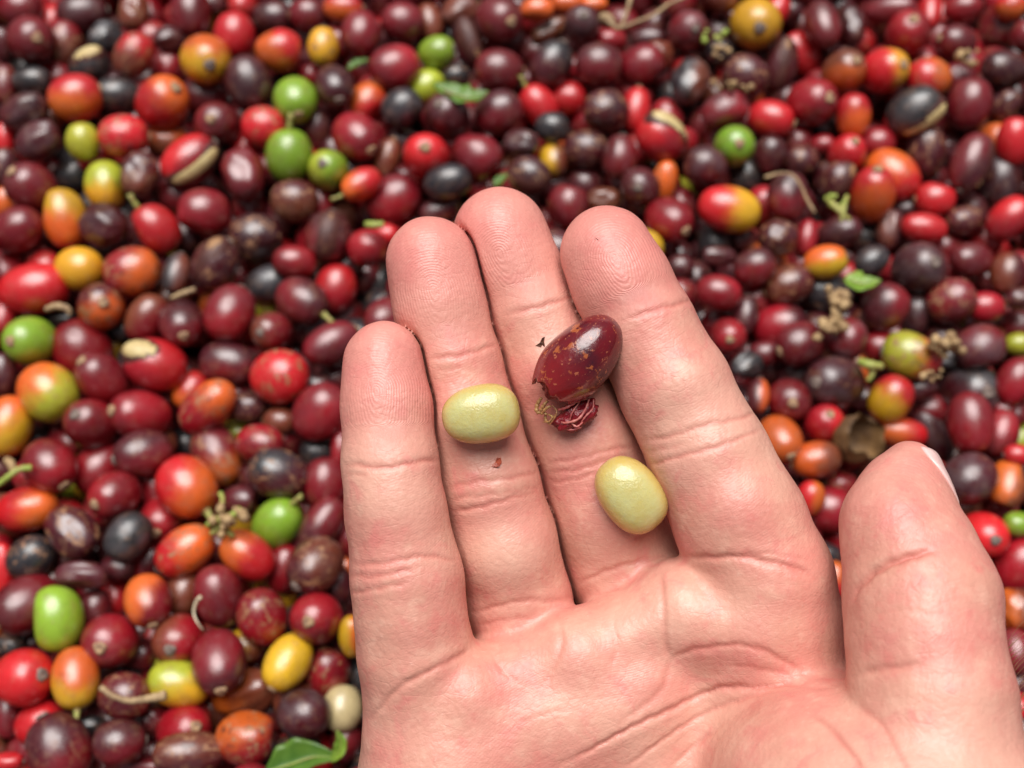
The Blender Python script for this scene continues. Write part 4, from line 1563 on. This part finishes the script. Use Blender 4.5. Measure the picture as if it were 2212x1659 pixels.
def lumps(name, label, cat, z, x, y, h, size_mm, n, mat, seed, parent=None, stretch=(1, 1)):
    r = np.random.RandomState(seed); c = zp(z, x, y, h*0.001)
    V, F = [], []
    bv, bf = ico(1)
    for _ in range(n):
        q = r.normal(size=3)*size_mm*0.45*np.array([stretch[0], stretch[1], 0.5])*0.001
        W = bv*(size_mm*0.001*(0.18 + 0.22*r.rand()))*(1 + 0.25*r.normal(size=(len(bv), 1))*0.6) + q
        o0 = len(V); V += [tuple(w) for w in W]; F += [tuple(int(i)+o0 for i in f) for f in bf]
    o = link(name, mesh_np(name, V, F), mat, parent)
    if parent is None:
        o.location = c; setp(o, label, cat)
    else:
        o.location = c - parent.location
    return o
def leaf(name, label, z, pts, wid, mat, h=(7, 7), curl=0.25, thick=0.00025, cat='leaf', crump=0.0):
    """pts: midrib in zone coordinates; wid: half width profile in mm"""
    n = 22
    pp = smooth_poly([np.array(zp(z, x, y, (h[0] + (h[1]-h[0])*i/(len(pts)-1))*0.001)) for i, (x, y) in enumerate(pts)], max(2, n//(len(pts)-1)))
    n = len(pp); org = Vector(pp[0])
    ww = np.interp(np.linspace(0, 1, n), np.linspace(0, 1, len(wid)), wid)*0.001
    K = 9; V, F = [], []
    for lay in (0, 1):
        for i in range(n):
            t = Vector(pp[min(i+1, n-1)] - pp[max(i-1, 0)]).normalized()
            sd = t.cross(Vector((0, 0.2, 1))).normalized(); up = sd.cross(t).normalized()
            for k in range(K):
                q = (k/(K-1))*2 - 1
                lift = crump*ww[i]*(math.sin(i*1.1 + 3.1*q) + math.sin(i*0.6 - 5*q + 1)) + curl*abs(q)**1.6*ww[i]*1.4 + 0.12*ww[i]*math.sin(i*0.9 + 2*q)*abs(q) - 0.1*ww[i]*math.exp(-(q/0.18)**2)
                V.append(Vector(pp[i]) - org + sd*(q*ww[i]) + up*(lift - lay*thick))
    for lay in (0, 1):
        for i in range(n-1):
            for k in range(K-1):
                a = lay*n*K + i*K + k; q4 = (a, a+1, a+K+1, a+K)
                F.append(q4 if lay == 0 else q4[::-1])
    N0 = n*K
    bd = [k for k in range(K)] + [i*K+K-1 for i in range(1, n)] + [(n-1)*K+k for k in range(K-2, -1, -1)] + [i*K for i in range(n-2, 0, -1)]
    for a, b in zip(bd, bd[1:]+bd[:1]): F.append((b, a, a+N0, b+N0))
    o = link(name, mesh_np(name, V, F), mat); o.location = org
    setp(o, label, cat)
    rv, rf = tube([Vector(p) - org + Vector((0, 0, 0.0001)) for p in pp], [max(1e-4, w*0.06) for w in ww], 5)
    link('midrib', mesh_np('midrib', rv, rf), M_GSTALK if mat is not M_DRY else M_TWIG, o)
    return o
leaf('leaf', 'green leaf wedged between cherries above the middle finger', '2', [(640,520),(780,590),(880,610),(985,570)], [.6,3.2,4.2,2.6,.3], M_LEAF, (5, 7), .3)
leaf('leaf', 'lime green leaf tip right of the index finger', '6', [(1100,150),(1200,185),(1320,165)], [1.2,4.0,2.4,.3], M_LEAFY, (6, 7), .25)
leaf('leaf', 'curled green leaf at the bottom edge beside the palm', '5', [(1660,1680),(1800,1640),(1960,1590),(2110,1600)], [.8,4.2,4.6,2.2,.4], M_LEAF, (7, 9), .5)
leaf('leaf', 'narrow upright green leaf strip at the bottom beside the palm', '5', [(2060,1620),(2110,1560),(2120,1490),(2095,1425)], [.4,1.5,1.4,.2], M_LEAFY, (9, 12), .4)
V, F = uv_sphere(32, 20)                                            # a dried, gaping husk
bowl = []
for inner in (0, 1):
    for x, y, z in V:
        th_ = math.atan2(z, y)
        lim = 0.25 + 0.14*math.sin(3*th_ + 1) + 0.08*math.sin(7*th_)
        x2 = min(x, lim)
        rr_ = math.sqrt(max(0, 1 - x2*x2)) if x > lim else 1.0
        sc2 = (rr_/max(1e-6, math.sqrt(y*y + z*z)) if x > lim else 1.0)
        w_ = 1 + 0.07*math.sin(4*th_ + 3*x) + 0.05*math.sin(9*th_ - 4*x)
        q_ = 0.92 if inner else 1.0
        bowl.append((x2*8.2*q_, y*sc2*6.8*w_*q_, z*sc2*6.6*w_*q_))
bowl = np.array(bowl)*0.001
nV = len(V)
keepF = [f for f in F if sum(V[i][0] > 0.45 for i in f) < len(f)]
FF2 = [tuple(f) for f in keepF] + [tuple(i + nV for i in f[::-1]) for f in keepF]
husk = link('dried_husk', mesh_np('dried_husk', bowl, FF2), M_DRY)
B2 = basis_from((0.45, 0.25, 0.75), (0, 0, 1)); R2 = CAM_R @ B2
husk.matrix_world = Matrix.Translation(zp('6', 1200, 1150, 0.002)) @ Matrix([list(R2[0]) + [0], list(R2[1]) + [0], list(R2[2]) + [0], [0, 0, 0, 1]])
setp(husk, 'dry brown gaping husk between the index finger and the thumb', 'husk')
leaf('leaf', 'small dark green leaf scrap above the middle fingertip', '2', [(1020,1150),(1060,1120),(1100,1080)], [.6,1.6,1.2,.2], M_LEAF, (5, 6), .3)
leaf('leaf', 'dark green leaf scrap near the top left of centre', '2', [(110,430),(170,395),(240,370)], [.6,1.6,1.2,.2], M_LEAF, (1, 3), .3)
twig_thing('forked_twig', 'dry forked tan stalk at the top edge', 'twig', [
    ('branch', '2', [(1690,100,8),(1740,140,9),(1795,178,9),(1840,90,10),(1865,0,10),(1880,-60,10)], [1.6,1.3,.8,.8,.9,.9]),
    ('branch', '2', [(1795,178,9),(1900,140,10),(2010,95,11),(2100,30,12),(2190,-10,13),(2300,-60,13)], [.7,.8,.7,.7,.7,.7]),
    ('branch', '2', [(1690,120,7),(1730,110,9),(1770,150,9)], [1.8,2.0,1.0])], M_TWIG)
twig_thing('stalk', 'thin curved brown stalk looping over cherries at right', 'stalk', [
    ('stalk', '3', [(600,1105,7),(690,1080,8),(770,1090,9),(825,1160,9),(860,1240,8),(910,1325,7)], [.7,.6,.6,.55,.6,.7])], M_TWIG)
st = twig_thing('stalk_cluster', 'green stalk cluster joining the red-orange cherries at lower left', 'stalk', [
    ('branch', '5', [(1290,150,6),(1340,120,8),(1390,110,9),(1440,90,9),(1495,45,8)], [1.0,1.2,1.5,1.2,.9]),
    ('branch', '5', [(1385,100,8),(1390,150,8),(1420,190,7),(1450,215,6)], [1.2,1.1,1.0,.9]),
    ('branch', '5', [(1390,110,8),(1370,60,8),(1385,-10,6),(1370,-50,5)], [1.1,.9,.8,.9]),
    ('branch', '5', [(1380,120,7),(1350,180,6),(1310,200,5)], [1.2,.9,.8])], M_GSTALK)
lumps('bud_scales', None, None, '5', 1420, 90, 10, 4.2, 14, M_CORK, 3, st)
st = twig_thing('stalk', 'green stalk with a brown knob at the left edge', 'stalk', [
    ('branch', '4', [(-60,1460,8),(0,1425,8),(60,1380,9),(120,1340,9),(195,1330,8)], [.9,1.0,1.1,1.0,1.2]),
    ('branch', '4', [(90,1370,8),(70,1310,9),(40,1280,8)], [1.0,1.5,1.3], M_CORK)], M_GSTALK)
twig_thing('stalk', 'tan stalk with a thick cut end resting on a maroon cherry', 'stalk', [
    ('branch', '5', [(630,1160,10),(700,1210,11),(800,1240,12),(890,1235,12)], [1.0,.9,1.0,1.2]),
    ('branch', '5', [(870,1238,12),(940,1225,12),(1035,1205,12)], [1.0,1.3,1.6])], M_TWIG)
st = twig_thing('stalk', 'forked yellow-green stalk below a dark cherry at right', 'stalk', [
    ('branch', '3', [(980,1230,7),(1030,1280,9),(1080,1330,9),(1130,1370,8)], [1.0,1.3,.9,.7]),
    ('branch', '3', [(1110,1220,7),(1090,1290,9),(1075,1380,8)], [.8,1.1,.7])], M_GSTALK)
lumps('bud_scales', None, None, '3', 1040, 1270, 9, 3.4, 9, M_GSTALK, 14, st)
twig_thing('stalk', 'short green stalk beside the yellow-green mottled cherry', 'stalk', [
    ('branch', '6', [(1190,670,6),(1250,690,8),(1330,700,7)], [1.4,1.7,1.2]),
    ('branch', '6', [(1260,690,7),(1265,750,6),(1240,790,5)], [1.3,1.1,.8])], M_GSTALK)
twig_thing('cherry_shred', 'curled cream shred on a maroon cherry at lower left', 'shred', [
    ('shred', '5', [(1250,595,14),(1222,625,13),(1205,690,12),(1225,750,12),(1262,800,11)], [.7,.6,.4,.3,.15])], M_CREAM)
twig_thing('stalk', 'bent tan stub among cherries at the left edge', 'stalk', [
    ('stalk', '4', [(285,345,8),(350,325,9),(420,340,9),(435,380,8)], [.9,1.3,1.2,.7])], M_TWIG)
twig_thing('stalk', 'small dry stick between dark cherries at left', 'stalk', [
    ('stalk', '4', [(1065,275,6),(1140,245,7),(1215,220,7)], [.7,1.1,.9])], M_TWIG)
twig_thing('stalk', 'green stub bent over a red cherry above the ring finger', 'stalk', [
    ('stalk', '2', [(225,1395,8),(270,1400,9),(335,1395,9)], [1.2,1.5,1.0])], M_GSTALK)
lumps('husk_crumbs', 'clump of tan husk crumbs on the black cherry at right', 'husk', '6', 1060, 330, 9, 5.0, 16, M_CORK, 5, None, (.7, 1.3))
lumps('husk_crumbs', 'scattered olive husk crumbs below the black cherry at right', 'husk', '6', 990, 450, 8, 4.0, 14, M_CORK, 6, None, (1.4, .8))
lumps('husk_crumbs', 'cream and tan crumbs at the right end of the mottled cherry', 'husk', '6', 1735, 580, 9, 5.0, 12, M_CORK, 7)
lumps('husk_crumbs', 'tan crumbs below the mottled cherry at right', 'husk', '6', 1620, 760, 7, 3.0, 7, M_CORK, 8)
lumps('husk_crumbs', 'greenish crumbs left of the big yellow cherry', 'husk', '3', 310, 225, 7, 3.6, 9, M_GSTALK, 9)
lumps('husk_crumbs', 'tan crumbs under the big yellow cherry', 'husk', '3', 320, 300, 6, 3.6, 9, M_CORK, 10)
lumps('husk_crumbs', 'tan and green crumbs on a dark cherry near the top right', 'husk', '3', 440, 530, 8, 3.6, 9, M_CORK, 12, None, (1.6, .6))
lumps('husk_crumbs', 'tan crumbs below the maroon cherries in the top right corner', 'husk', '3', 1850, 350, 7, 4.0, 10, M_CORK, 13)
print('done', round(time.time() - T0, 1))
